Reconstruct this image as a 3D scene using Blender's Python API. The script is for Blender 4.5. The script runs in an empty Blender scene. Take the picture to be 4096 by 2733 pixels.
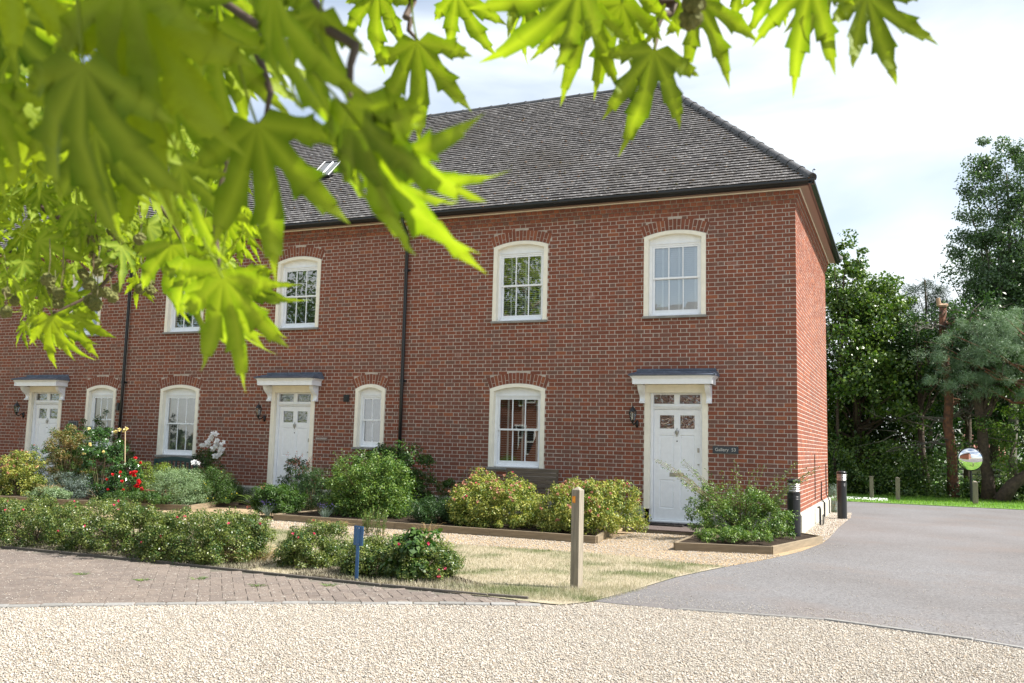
import bpy, bmesh, math, random
import numpy as np
from mathutils import Vector, Matrix
random.seed(7)
rng = np.random.default_rng(7)
S = bpy.context.scene
COL = S.collection
rad = math.radians

# ------------------------------------------------------------------ camera
CAM = np.array([1.66843915, -16.31730985, 1.03243625])
FPX = 3634.54                      # focal length in photo pixels (photo 4096 wide)
def cam_axes(yaw, pit, rol):
    cy, sy, cp, sp = math.cos(yaw), math.sin(yaw), math.cos(pit), math.sin(pit)
    w = np.array([sy*cp, cy*cp, sp]); r = np.array([cy, -sy, 0.0]); u = np.cross(r, w)
    cr, sr = math.cos(rol), math.sin(rol)
    return cr*r+sr*u, -sr*r+cr*u, w
CR, CU, CW = cam_axes(-0.4074807, 0.11356923, 0.02543529)
cam = bpy.data.objects.new('camera', bpy.data.cameras.new('camera'))
COL.objects.link(cam)
mw = Matrix.Identity(4)
for i in range(3):
    mw[i][0], mw[i][1], mw[i][2], mw[i][3] = CR[i], CU[i], -CW[i], CAM[i]
cam.matrix_world = mw
cam.data.lens = FPX/4096*36; cam.data.sensor_width = 36; cam.data.sensor_fit = 'HORIZONTAL'
cam.data.clip_start = 0.05; cam.data.clip_end = 900
cam.data.dof.use_dof = True; cam.data.dof.focus_distance = 16.0; cam.data.dof.aperture_fstop = 6.3
S.camera = cam

# ------------------------------------------------------------------ sky, sun, exposure
SUN = Vector((0.86, 0.20, 1.0)).normalized()     # towards the sun
elev = math.asin(SUN.z); azim = math.atan2(SUN.x, SUN.y)
world = bpy.data.worlds.new('World'); S.world = world; world.use_nodes = True
nt = world.node_tree; nt.nodes.clear()
def N(t, typ, **kw):
    n = t.nodes.new(typ)
    for k, v in kw.items():
        if k in n.inputs: n.inputs[k].default_value = v
        else: setattr(n, k, v)
    return n
def ramp(t, pts, mode='LINEAR'):
    n = t.nodes.new('ShaderNodeValToRGB'); cr = n.color_ramp; cr.interpolation = mode
    while len(cr.elements) > 1: cr.elements.remove(cr.elements[-1])
    for i, (p, c) in enumerate(pts):
        e = cr.elements[0] if i == 0 else cr.elements.new(p)
        e.position = p
        e.color = (c, c, c, 1) if not hasattr(c, '__len__') else (*c, 1)
    return n
sky = N(nt, 'ShaderNodeTexSky', sky_type='NISHITA', sun_disc=False, sun_elevation=elev, sun_rotation=azim, air_density=1.0, dust_density=1.2)
tc = nt.nodes.new('ShaderNodeTexCoord'); mp = nt.nodes.new('ShaderNodeMapping')
mp.inputs['Scale'].default_value = (1.3, 1.3, 4.2); mp.inputs['Rotation'].default_value = (0.12, -0.1, 0.4)
mp.inputs['Location'].default_value = (0.35, 0.1, 0.2)
nz = N(nt, 'ShaderNodeTexNoise', Scale=1.7, Detail=6.0, Roughness=0.45, Distortion=0.35)
rp = ramp(nt, [(0.34, 0.08), (0.47, 0.45), (0.60, 0.95)])
mx = N(nt, 'ShaderNodeMix', data_type='RGBA')
CLOUD = (6.1, 6.45, 6.65)
L = nt.links.new
L(tc.outputs['Generated'], mp.inputs['Vector']); L(mp.outputs[0], nz.inputs['Vector']); L(nz.outputs['Fac'], rp.inputs[0])
L(rp.outputs[0], mx.inputs[0]); L(sky.outputs[0], mx.inputs[6]); mx.inputs[7].default_value = (*CLOUD, 1)
bgn = N(nt, 'ShaderNodeBackground', Strength=0.066); wo = nt.nodes.new('ShaderNodeOutputWorld')
L(mx.outputs[2], bgn.inputs['Color']); L(bgn.outputs[0], wo.inputs[0])
sd = bpy.data.lights.new('sun', 'SUN'); sd.energy = 3.95; sd.angle = rad(0.53); sd.color = (1.0, 0.955, 0.885)
so = bpy.data.objects.new('sun', sd); COL.objects.link(so)
so.rotation_euler = SUN.to_track_quat('Z', 'Y').to_euler(); so.location = (20, 5, 30)
S.view_settings.view_transform = 'Standard'; S.view_settings.look = 'None'
S.view_settings.gamma = 1.0; S.view_settings.use_curve_mapping = False
S.view_settings.exposure = 1.6
S.render.engine = 'CYCLES'
S.cycles.max_bounces = 10; S.cycles.transparent_max_bounces = 12; S.cycles.transmission_bounces = 8
S.cycles.use_denoising = True

# ------------------------------------------------------------------ measuring helpers (photo pixel -> a point of the place)
def ray(px, py): return CW+CR*((px-2048)/FPX)-CU*((py-1366.5)/FPX)
GZ = -0.36
def onG(px, py, z=GZ):
    d = ray(px, py); return CAM+d*((z-CAM[2])/d[2])
def onY(px, py, y=0.0):
    d = ray(px, py); return CAM+d*((y-CAM[1])/d[1])
def at(px, py, t): return CAM+ray(px, py)*t
def project(P):
    d = np.asarray(P)-CAM; z = d@CW
    return 2048+FPX*(d@CR)/z, 1366.5-FPX*(d@CU)/z, z

# ------------------------------------------------------------------ object helpers
def tag(o, label=None, cat=None, group=None, kind=None):
    if label: o['label'] = label
    if cat: o['category'] = cat
    if group: o['group'] = group
    if kind: o['kind'] = kind
    return o
def link(o, parent=None):
    COL.objects.link(o)
    if parent is not None: o.parent = parent
    return o
def thing(name, label, cat, loc=(0, 0, 0), rz=0, group=None):
    o = bpy.data.objects.new(name, None); o.empty_display_size = 0.1
    o.location = tuple(loc); o.rotation_euler = (0, 0, rz)
    return tag(link(o), label, cat, group)
def mesh_np(name, V, F, mats, midx=None, smooth=False):
    V = np.ascontiguousarray(V, dtype=np.float32); F = np.ascontiguousarray(F, dtype=np.int32)
    me = bpy.data.meshes.new(name); k = F.shape[1]
    me.vertices.add(len(V)); me.vertices.foreach_set('co', V.ravel())
    me.loops.add(F.size); me.loops.foreach_set('vertex_index', F.ravel())
    me.polygons.add(len(F)); me.polygons.foreach_set('loop_start', np.arange(0, F.size, k, dtype=np.int32))
    for m in (mats if isinstance(mats, (list, tuple)) else [mats]): me.materials.append(m)
    if midx is not None: me.polygons.foreach_set('material_index', np.asarray(midx, dtype=np.int32))
    if smooth: me.polygons.foreach_set('use_smooth', np.ones(len(F), dtype=bool))
    me.update(calc_edges=True)
    return me
def add(name, me, parent=None, loc=None, rot=None, scale=None):
    o = bpy.data.objects.new(name, me); link(o, parent)
    if loc is not None: o.location = tuple(float(a) for a in loc)
    if rot is not None: o.rotation_euler = rot
    if scale is not None: o.scale = scale
    return o
class MB:
    """collects boxes, prisms, tubes, lathes into ONE mesh"""
    def __init__(s): s.v = []; s.f = []; s.m = []
    def addf(s, vs, fs, m=0):
        b = len(s.v); s.v += [tuple(map(float, p)) for p in vs]
        s.f += [tuple(b+i for i in f) for f in fs]; s.m += [m]*len(fs)
        return s
    def box(s, x0, x1, y0, y1, z0, z1, m=0):
        return s.addf([(x0,y0,z0),(x1,y0,z0),(x1,y1,z0),(x0,y1,z0),(x0,y0,z1),(x1,y0,z1),(x1,y1,z1),(x0,y1,z1)],
                      [(0,3,2,1),(4,5,6,7),(0,1,5,4),(1,2,6,5),(2,3,7,6),(3,0,4,7)], m)
    def obox(s, c, ax, ay, az, hx, hy, hz, m=0):
        c, ax, ay, az = map(np.asarray, (c, ax, ay, az)); vs = []
        for k in (-1, 1):
            for a, b in ((-1,-1),(1,-1),(1,1),(-1,1)): vs.append(c+ax*hx*a+ay*hy*b+az*hz*k)
        return s.addf(vs, [(0,3,2,1),(4,5,6,7),(0,1,5,4),(1,2,6,5),(2,3,7,6),(3,0,4,7)], m)
    def prism(s, poly, axis, a0, a1, m=0):
        """poly: 2-D outline in the two other axes (order x,y,z without axis), extruded a0..a1"""
        def mk(p, a):
            if axis == 'x': return (a, p[0], p[1])
            if axis == 'y': return (p[0], a, p[1])
            return (p[0], p[1], a)
        n = len(poly); vs = [mk(p, a0) for p in poly]+[mk(p, a1) for p in poly]
        fs = [tuple(range(n)), tuple(range(2*n-1, n-1, -1))]+[(i, i+n, (i+1) % n+n, (i+1) % n) for i in range(n)]
        return s.addf(vs, fs, m)
    def tube(s, pts, r, n=6, m=0, cap=True):
        pts = [np.asarray(p, float) for p in pts]; rs = r if hasattr(r, '__len__') else [r]*len(pts)
        vs = []; up0 = None
        for i, p in enumerate(pts):
            d = pts[min(i+1, len(pts)-1)]-pts[max(i-1, 0)]; d = d/(np.linalg.norm(d)+1e-9)
            if up0 is None: up0 = np.array([0, 0, 1.0]) if abs(d[2]) < 0.9 else np.array([1.0, 0, 0])
            a = np.cross(d, up0); a /= np.linalg.norm(a)+1e-9; b = np.cross(a, d); up0 = b
            for k in range(n):
                t = 2*math.pi*k/n; vs.append(p+(a*math.cos(t)+b*math.sin(t))*rs[i])
        fs = [(i*n+k, i*n+(k+1) % n, (i+1)*n+(k+1) % n, (i+1)*n+k) for i in range(len(pts)-1) for k in range(n)]
        if cap: fs += [tuple(range(n-1, -1, -1)), tuple((len(pts)-1)*n+k for k in range(n))]
        return s.addf(vs, fs, m)
    def lathe(s, prof, n=16, c=(0, 0), m=0, cap=True):
        vs = [(c[0]+r*math.cos(2*math.pi*k/n), c[1]+r*math.sin(2*math.pi*k/n), z) for r, z in prof for k in range(n)]
        fs = [(i*n+k, i*n+(k+1) % n, (i+1)*n+(k+1) % n, (i+1)*n+k) for i in range(len(prof)-1) for k in range(n)]
        if cap: fs += [tuple(range(n-1, -1, -1)), tuple((len(prof)-1)*n+k for k in range(n))]
        return s.addf(vs, fs, m)
    def mesh(s, name, mats, smooth=False):
        me = bpy.data.meshes.new(name); me.from_pydata(s.v, [], s.f)
        for q in (mats if isinstance(mats, (list, tuple)) else [mats]): me.materials.append(q)
        if any(s.m): me.polygons.foreach_set('material_index', s.m)
        if smooth: me.polygons.foreach_set('use_smooth', [True]*len(me.polygons))
        me.update(); return me
    def build(s, name, mats, parent=None, loc=None, smooth=False, bevel=0):
        o = add(name, s.mesh(name, mats, smooth), parent, loc)
        if bevel:
            b = o.modifiers.new('bevel', 'BEVEL'); b.width = bevel; b.segments = 2; b.limit_method = 'ANGLE'
        return o

# ------------------------------------------------------------------ materials
def mat(name, c1, c2=None, rough=0.6, spec=0.5, isl=0.0, noise=None, noise2=None, bump=None, metal=0.0, trans=0.0, tcol=None,
        stain=None, bright=0.0, coords='Object', wave=None):
    """c1..c2 mixed per island/object (isl) and by noise=(scale, lo, hi[, detail]); stain=(scale, lo, hi, colour); bump=(scale, strength, dist)"""
    m = bpy.data.materials.new(name); m.use_nodes = True; t = m.node_tree; ln = t.links.new
    b = t.nodes['Principled BSDF']; b.inputs['Roughness'].default_value = rough; b.inputs['Metallic'].default_value = metal
    b.inputs['Specular IOR Level'].default_value = spec
    co = t.nodes.new('ShaderNodeTexCoord')
    geo = t.nodes.new('ShaderNodeNewGeometry')
    vec = geo.outputs['Position'] if coords == 'World' else co.outputs['Object']
    c2 = c2 or c1
    mixn = N(t, 'ShaderNodeMix', data_type='RGBA'); mixn.inputs[6].default_value = (*c1, 1); mixn.inputs[7].default_value = (*c2, 1)
    fac = None
    oi = t.nodes.new('ShaderNodeObjectInfo')
    sm = N(t, 'ShaderNodeMath', operation='ADD'); ln(geo.outputs['Random Per Island'], sm.inputs[0]); ln(oi.outputs['Random'], sm.inputs[1])
    fr = N(t, 'ShaderNodeMath', operation='FRACT'); ln(sm.outputs[0], fr.inputs[0]); rnd = fr.outputs[0]
    if noise:
        n = N(t, 'ShaderNodeTexNoise', Scale=noise[0], Detail=noise[3] if len(noise) > 3 else 4.0)
        ln(vec, n.inputs['Vector'])
        mr = N(t, 'ShaderNodeMapRange'); mr.inputs[1].default_value = noise[1]; mr.inputs[2].default_value = noise[2]
        ln(n.outputs['Fac'], mr.inputs[0]); fac = mr.outputs[0]
    if isl:
        mm = N(t, 'ShaderNodeMath', operation='MULTIPLY_ADD', use_clamp=True)
        sb = N(t, 'ShaderNodeMath', operation='SUBTRACT'); ln(rnd, sb.inputs[0]); sb.inputs[1].default_value = 0.5
        ln(sb.outputs[0], mm.inputs[0]); mm.inputs[1].default_value = isl
        if fac is not None: ln(fac, mm.inputs[2])
        else: mm.inputs[2].default_value = 0.5
        fac = mm.outputs[0]
    if fac is not None: ln(fac, mixn.inputs[0])
    else: mixn.inputs[0].default_value = 0.0
    colr = mixn.outputs[2]
    if noise2:      # multiply brightness by fine noise (scale, lo, hi)
        n = N(t, 'ShaderNodeTexNoise', Scale=noise2[0], Detail=5.0, Roughness=0.65); ln(vec, n.inputs['Vector'])
        mr = N(t, 'ShaderNodeMapRange'); mr.inputs[1].default_value = 0.3; mr.inputs[2].default_value = 0.7
        mr.inputs[3].default_value = noise2[1]; mr.inputs[4].default_value = noise2[2]; ln(n.outputs['Fac'], mr.inputs[0])
        vm = N(t, 'ShaderNodeVectorMath', operation='SCALE'); ln(colr, vm.inputs[0]); ln(mr.outputs[0], vm.inputs['Scale']); colr = vm.outputs[0]
    if wave:        # wood grain: (scale, axis, lo)
        mpg = t.nodes.new('ShaderNodeMapping'); mpg.inputs['Scale'].default_value = wave[1]; ln(co.outputs['Object'], mpg.inputs['Vector'])
        n = N(t, 'ShaderNodeTexNoise', Scale=wave[0], Detail=6.0, Roughness=0.6, Distortion=0.4); ln(mpg.outputs[0], n.inputs['Vector'])
        mr = N(t, 'ShaderNodeMapRange'); mr.inputs[1].default_value = 0.35; mr.inputs[2].default_value = 0.65
        mr.inputs[3].default_value = wave[2]; mr.inputs[4].default_value = 1.1; ln(n.outputs['Fac'], mr.inputs[0])
        vm = N(t, 'ShaderNodeVectorMath', operation='SCALE'); ln(colr, vm.inputs[0]); ln(mr.outputs[0], vm.inputs['Scale']); colr = vm.outputs[0]
    if stain:
        for (sc, lo, hi, sc_col) in (stain if isinstance(stain[0], tuple) else [stain]):
            n = N(t, 'ShaderNodeTexNoise', Scale=sc, Detail=7.0, Roughness=0.65); ln(geo.outputs['Position'], n.inputs['Vector'])
            mr = N(t, 'ShaderNodeMapRange'); mr.inputs[1].default_value = lo; mr.inputs[2].default_value = hi; ln(n.outputs['Fac'], mr.inputs[0])
            m2 = N(t, 'ShaderNodeMix', data_type='RGBA'); ln(mr.outputs[0], m2.inputs[0]); ln(colr, m2.inputs[6]); m2.inputs[7].default_value = (*sc_col, 1); colr = m2.outputs[2]
    ln(colr, b.inputs['Base Color'])
    if bump:
        n = N(t, 'ShaderNodeTexNoise', Scale=bump[0], Detail=5.0, Roughness=0.6); ln(vec, n.inputs['Vector'])
        bp = N(t, 'ShaderNodeBump', Strength=bump[1], Distance=bump[2]); ln(n.outputs['Fac'], bp.inputs['Height']); ln(bp.outputs[0], b.inputs['Normal'])
    if trans:
        tr = t.nodes.new('ShaderNodeBsdfTranslucent'); ms = t.nodes.new('ShaderNodeMixShader'); ms.inputs[0].default_value = trans
        tcn = N(t, 'ShaderNodeVectorMath', operation='MULTIPLY'); tcn.inputs[1].default_value = tcol or (1.2, 1.3, 0.8)
        ln(colr, tcn.inputs[0]); ln(tcn.outputs[0], tr.inputs['Color'])
        ln(b.outputs[0], ms.inputs[1]); ln(tr.outputs[0], ms.inputs[2]); ln(ms.outputs[0], t.nodes['Material Output'].inputs[0])
    return m
M = {}
EFF = (3.0, 0.62, 0.80, (0.55, 0.42, 0.38))
M['brick_red'] = mat('brick_red', (0.255, 0.085, 0.050), (0.200, 0.070, 0.044), rough=0.85, spec=0.25, isl=1.3, noise2=(22, 0.82, 1.12), bump=(90, 0.35, 0.004), coords='World', stain=[(0.42, 0.46, 0.80, (0.165, 0.075, 0.056)), (2.2, 0.60, 0.82, (0.42, 0.26, 0.22))])
M['brick_purple'] = mat('brick_purple', (0.180, 0.088, 0.064), (0.210, 0.082, 0.056), rough=0.8, spec=0.3, isl=1.3, noise2=(22, 0.8, 1.15), bump=(90, 0.35, 0.004), coords='World', stain=[(2.2, 0.62, 0.84, (0.42, 0.29, 0.25))])
M['brick_orange'] = mat('brick_orange', (0.30, 0.105, 0.055), (0.26, 0.09, 0.05), rough=0.85, spec=0.25, isl=1.3, noise2=(22, 0.85, 1.1), bump=(90, 0.35, 0.004), coords='World')
M['mortar'] = mat('mortar', (0.56, 0.485, 0.42), (0.43, 0.37, 0.32), rough=0.95, spec=0.1, noise=(3, 0.35, 0.7), noise2=(60, 0.85, 1.1), coords='World')
M['cream'] = mat('cream_render', (0.92, 0.87, 0.74), (0.88, 0.83, 0.70), rough=0.75, spec=0.3, noise=(5, 0.4, 0.7), noise2=(9, 0.93, 1.03), coords='World', stain=[(7.0, 0.66, 0.85, (0.55, 0.52, 0.42))])
M['white'] = mat('white_paint', (0.90, 0.92, 0.95), rough=0.35, spec=0.5, noise2=(9, 0.94, 1.03), coords='World')
M['stone'] = mat('sill_stone', (0.30, 0.29, 0.26), (0.22, 0.22, 0.21), rough=0.85, noise=(9, 0.35, 0.65), noise2=(50, 0.85, 1.1), coords='World')
M['concrete'] = mat('concrete', (0.46, 0.44, 0.37), (0.34, 0.33, 0.29), rough=0.9, noise=(4, 0.35, 0.65), noise2=(30, 0.85, 1.1), bump=(40, 0.2, 0.004), coords='World', stain=[(1.6, 0.6, 0.75, (0.2, 0.2, 0.16))])
M['black'] = mat('black_plastic', (0.012, 0.013, 0.015), rough=0.32, spec=0.5)
M['soffit'] = mat('soffit_board', (0.33, 0.24, 0.19), rough=0.6)
M['lead'] = mat('lead_sheet', (0.10, 0.125, 0.17), (0.15, 0.18, 0.23), rough=0.55, metal=0.2, noise=(6, 0.4, 0.65), noise2=(20, 0.7, 1.2), coords='World')
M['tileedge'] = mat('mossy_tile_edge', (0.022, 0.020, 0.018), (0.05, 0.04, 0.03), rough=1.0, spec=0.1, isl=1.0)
M['tile'] = mat('plain_tile', (0.105, 0.097, 0.095), (0.165, 0.153, 0.149), rough=0.36, spec=0.7, isl=1.3, noise=(2.0, 0.3, 0.7), noise2=(70, 0.6, 1.25), bump=(38, 0.9, 0.02), coords='World', stain=[(16.0, 0.55, 0.66, (0.44, 0.43, 0.42)), (0.55, 0.48, 0.75, (0.10, 0.088, 0.075)), (34.0, 0.60, 0.68, (0.05, 0.045, 0.045)), (19.0, 0.68, 0.76, (0.13, 0.06, 0.03))])  # the pale stain patches are sun glints put into the tile colour
M['hiptile'] = mat('hip_tile', (0.055, 0.055, 0.06), (0.09, 0.09, 0.095), rough=0.7, isl=1, noise2=(40, 0.7, 1.2), bump=(60, 0.4, 0.01), coords='World', stain=[(45.0, 0.60, 0.66, (0.38, 0.38, 0.36))])
M['moss'] = mat('moss', (0.10, 0.055, 0.03), (0.045, 0.045, 0.02), rough=1.0, spec=0.1, isl=1.2, bump=(120, 0.5, 0.01))
M['darkin'] = mat('dark_interior', (0.035, 0.033, 0.03), rough=0.9)
M['blind'] = mat('blind_slat', (0.72, 0.73, 0.74), rough=0.5)
M['blindw'] = mat('white_blind', (0.92, 0.93, 0.95), rough=0.5)
M['curtain'] = mat('grey_voile', (0.30, 0.31, 0.34), (0.22, 0.23, 0.26), rough=0.9, noise=(8, 0.4, 0.6))
M['steel'] = mat('satin_steel', (0.42, 0.41, 0.39), rough=0.38, metal=0.9)
M['slate'] = mat('slate', (0.035, 0.042, 0.05), (0.05, 0.057, 0.065), rough=0.6, noise=(15, 0.4, 0.6))
M['letter'] = mat('sign_lettering', (0.62, 0.60, 0.55), rough=0.6)
M['maroon'] = mat('quarry_tile', (0.05, 0.018, 0.022), rough=0.35)
M['rubber'] = mat('doormat_rubber', (0.025, 0.02, 0.018), (0.05, 0.035, 0.028), rough=0.9, noise2=(80, 0.6, 1.3))
M['oldwood'] = mat('weathered_wood', (0.27, 0.235, 0.18), (0.21, 0.18, 0.135), rough=0.85, isl=1, wave=(3.0, (14, 14, 1.2), 0.72))
M['plank'] = mat('bed_plank', (0.25, 0.195, 0.125), (0.18, 0.14, 0.09), rough=0.8, isl=1, wave=(3.0, (1.2, 1.2, 12), 0.75), coords='World')
M['benchwood'] = mat('bench_wood', (0.16, 0.12, 0.085), (0.12, 0.095, 0.075), rough=0.8, isl=1, wave=(3.0, (1.2, 12, 12), 0.7))
M['greenpaint'] = mat('green_paint', (0.035, 0.075, 0.075), rough=0.45)
M['bluepaint'] = mat('blue_paint', (0.03, 0.10, 0.24), (0.045, 0.13, 0.27), rough=0.5, noise=(8, 0.4, 0.6), stain=[(14.0, 0.64, 0.72, (0.10, 0.12, 0.14))])
M['orange'] = mat('orange_reflector', (0.85, 0.30, 0.01), rough=0.2, spec=0.8, noise2=(90, 0.8, 1.1))
M['terracotta'] = mat('terracotta', (0.42, 0.19, 0.11), (0.33, 0.15, 0.09), rough=0.8, noise=(9, 0.4, 0.6))
M['cane'] = mat('bamboo_cane', (0.44, 0.34, 0.21), rough=0.6)
M['mirrorback'] = mat('mirror_rim', (0.02, 0.02, 0.022), rough=0.4)
M['clear'] = mat('bollard_lens', (0.35, 0.33, 0.32), rough=0.25, metal=0.35)
M['soil'] = mat('soil', (0.028, 0.02, 0.014), (0.05, 0.038, 0.028), rough=1.0, spec=0.1, noise=(6, 0.35, 0.65), noise2=(60, 0.5, 1.4), bump=(25, 0.8, 0.03), coords='World')
m = mat('mirror_glass', (0.9, 0.9, 0.9), rough=0.01, metal=1.0); M['mirror'] = m
def glass(name, boost=1.0, tint=(0.93, 0.97, 0.96), wavy=0.0, base=0.05):
    m = bpy.data.materials.new(name); m.use_nodes = True; t = m.node_tree; t.nodes.remove(t.nodes['Principled BSDF']); ln = t.links.new
    fr = N(t, 'ShaderNodeLayerWeight', Blend=0.32); mr = N(t, 'ShaderNodeMapRange'); mr.inputs[3].default_value = base; mr.inputs[4].default_value = 1.0
    ln(fr.outputs['Fresnel'], mr.inputs[0])
    mu = N(t, 'ShaderNodeMath', operation='MULTIPLY', use_clamp=True); ln(mr.outputs[0], mu.inputs[0]); mu.inputs[1].default_value = boost
    tr = t.nodes.new('ShaderNodeBsdfTransparent'); tr.inputs[0].default_value = (*tint, 1)
    gl = N(t, 'ShaderNodeBsdfGlossy', Roughness=0.01); ms = t.nodes.new('ShaderNodeMixShader')
    if wavy:
        nz = N(t, 'ShaderNodeTexNoise', Scale=14.0, Detail=2.0); g = t.nodes.new('ShaderNodeNewGeometry'); ln(g.outputs['Position'], nz.inputs['Vector'])
        bp = N(t, 'ShaderNodeBump', Strength=wavy, Distance=0.01); ln(nz.outputs['Fac'], bp.inputs['Height']); ln(bp.outputs[0], gl.inputs['Normal'])
    ln(mu.outputs[0], ms.inputs[0]); ln(tr.outputs[0], ms.inputs[1]); ln(gl.outputs[0], ms.inputs[2]); ln(ms.outputs[0], t.nodes['Material Output'].inputs[0])
    return m
M['glass'] = glass('window_glass', 1.3, base=0.22)
M['glassdoor'] = glass('obscured_glass', 1.3, (0.5, 0.42, 0.38), 0.9, base=0.2)
M['glasslamp'] = glass('lantern_glass', 1.0, (0.8, 0.8, 0.78), 0, base=0.1)
# ------------------------------------------------------------------ ground and surfaces
def sheet(name, pts, z, m, kind='structure', skirt=0.0):
    bm = bmesh.new(); vs = [bm.verts.new((p[0], p[1], z)) for p in pts]
    f = bm.faces.new(vs); bm.normal_update()
    if f.normal.z < 0: bmesh.ops.reverse_faces(bm, faces=[f])
    bmesh.ops.triangulate(bm, faces=bm.faces[:])
    me = bpy.data.meshes.new(name); bm.to_mesh(me); bm.free(); me.materials.append(m)
    return tag(add(name, me), kind=kind)
M['grassfar'] = mat('grass_ground', (0.06, 0.10, 0.025), (0.10, 0.13, 0.04), rough=0.95, noise=(1.2, 0.35, 0.65), noise2=(20, 0.7, 1.3), coords='World')
M['verge'] = mat('verge_grass', (0.09, 0.20, 0.025), (0.15, 0.24, 0.045), rough=0.9, noise=(2.0, 0.35, 0.65), noise2=(30, 0.6, 1.3), coords='World')
M['asphalt'] = mat('asphalt', (0.145, 0.143, 0.147), (0.108, 0.100, 0.098), rough=0.86, spec=0.35, noise=(0.40, 0.30, 0.70), noise2=(48, 0.55, 1.5), bump=(170, 0.5, 0.006), coords='World',
                   stain=[(40.0, 0.66, 0.70, (0.32, 0.31, 0.29)), (33.0, 0.68, 0.71, (0.05, 0.045, 0.045)), (0.5, 0.50, 0.85, (0.145, 0.115, 0.10))])
M['gravelbase'] = mat('gravel_base', (0.40, 0.355, 0.295), (0.33, 0.29, 0.24), rough=0.95, spec=0.2, noise=(0.9, 0.35, 0.65), noise2=(95, 0.45, 1.45), bump=(90, 1.0, 0.02), coords='World', stain=[(130.0, 0.6, 0.68, (0.62, 0.57, 0.5))])
M['goldgravel'] = mat('golden_gravel_base', (0.42, 0.31, 0.19), (0.33, 0.25, 0.16), rough=0.95, spec=0.2, noise=(2, 0.35, 0.65), noise2=(95, 0.45, 1.5), bump=(90, 1.0, 0.02), coords='World')
M['peb'] = mat('pale_pebble', (0.47, 0.435, 0.385), (0.32, 0.285, 0.245), rough=0.75, spec=0.3, isl=1.7)
M['pebg'] = mat('grey_pebble', (0.28, 0.26, 0.24), (0.13, 0.115, 0.10), rough=0.7, spec=0.3, isl=1.5)
M['pebo'] = mat('golden_pebble', (0.38, 0.305, 0.225), (0.48, 0.44, 0.38), rough=0.75, spec=0.3, isl=1.7)
M['lawnbase'] = mat('dry_lawn', (0.36, 0.31, 0.22), (0.14, 0.15, 0.06), rough=0.95, noise=(1.7, 0.44, 0.66), noise2=(60, 0.55, 1.35), bump=(80, 0.8, 0.02), coords='World')
M['paver'] = mat('brick_paver', (0.160, 0.128, 0.106), (0.120, 0.096, 0.082), rough=0.9, isl=0.9, noise=(1.1, 0.3, 0.7), noise2=(35, 0.75, 1.2), bump=(70, 0.4, 0.005), coords='World', stain=[(18.0, 0.60, 0.70, (0.30, 0.28, 0.25))])
M['paverjoint'] = mat('paver_joint', (0.125, 0.108, 0.09), (0.09, 0.082, 0.06), rough=1.0, noise=(6, 0.4, 0.6), coords='World')
M['edging'] = mat('edging_stone', (0.25, 0.245, 0.235), (0.17, 0.165, 0.155), rough=0.85, isl=1, noise2=(30, 0.75, 1.15), bump=(50, 0.4, 0.005), coords='World')

sheet('ground', [(-260, -260), (260, -260), (260, 260), (-260, 260)], GZ-0.05, M['grassfar'])
LK = [(-9.2, -8.44), (-5.65, -8.44), (-3.04, -8.52), (-1.9, -8.50), (-1.38, -8.45)]              # kerb between lawn and brick path
GE = [(-16.0, -19.2), (-5.0, -11.06), (-3.46, -9.90), (-2.3, -9.22), (-1.25, -8.68), (-0.97, -8.25), (-0.2, -8.22), (1.02, -8.06), (2.13, -8.34), (2.46, -8.50), (6.5, -10.2), (14, -13)]
sheet('gravel_drive', [(-16, -34)]+GE[:3]+[(-2.3, -9.0), (-1.4, -8.3), (-0.97, -8.2)]+GE[6:]+[(30, -18), (30, -34)], GZ-0.006, M['gravelbase'])
TE = [(-0.97, -8.2), (-0.80, -7.3), (-0.66, -6.25), (-0.50, -5.6), (-0.34, -5.0), (-0.16, -4.4), (0.0, -3.9), (0.12, -3.4), (0.30, -2.6), (0.47, -1.16), (0.50, -0.2), (0.50, 2.2), (0.56, 5.2), (0.50, 6.9)]
sheet('asphalt_road', TE+[(-0.6, 9.2), (-30, 9.6), (-30, 12.6), (-0.1, 12.42), (4.63, 12.1), (12, 11.2), (40, 4), (40, -16.5)]+GE[:4:-1][:-1], GZ-0.002, M['asphalt'])
sheet('brick_path_base', LK+GE[4:5]+[(-2.3, -9.22), (-3.46, -9.90), (-5.0, -11.06), (-9.2, -14.1), (-15, -18.4), (-15, -8.44)], GZ-0.004, M['paverjoint'])
sheet('lawn', [(-9.2, -8.38), (-5.65, -8.38), (-3.04, -8.46), (-1.9, -8.50), (-1.40, -8.56), (-1.15, -8.56), (-0.97, -8.26), (-0.80, -7.3), (-0.66, -6.25), (-0.50, -5.6), (-0.34, -5.0), (-0.9, -4.95), (-2.05, -4.62), (-4, -4.8), (-7.5, -4.5), (-9.2, -4.5)], GZ+0.004, M['lawnbase'])
sheet('garden_gravel', [(-26, -8.42), (-9.19, -8.42), (-9.19, -4.49), (-7.5, -4.49), (-4, -4.79), (-2.05, -4.61), (-0.9, -4.94), (-0.34, -4.99), (-0.16, -4.4), (0.0, -3.9), (0.12, -3.4), (0.30, -2.6), (0.47, -1.16), (0.50, -0.2), (0.50, 2.2), (0.56, 5.2), (0.50, 6.9), (0.0, 7.2), (-26, 7.2)], GZ, M['goldgravel'])
sheet('hedge_soil', [(-13, -8.40), (-5.65, -8.40), (-4.75, -8.42), (-4.9, -7.6), (-5.6, -7.0), (-13, -6.9)], GZ+0.008, M['soil'])
sheet('shrub_soil', [(-4.25, -8.42), (-3.04, -8.44), (-2.2, -8.44), (-2.15, -7.9), (-2.9, -7.4), (-4.2, -7.4)], GZ+0.008, M['soil'])
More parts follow.
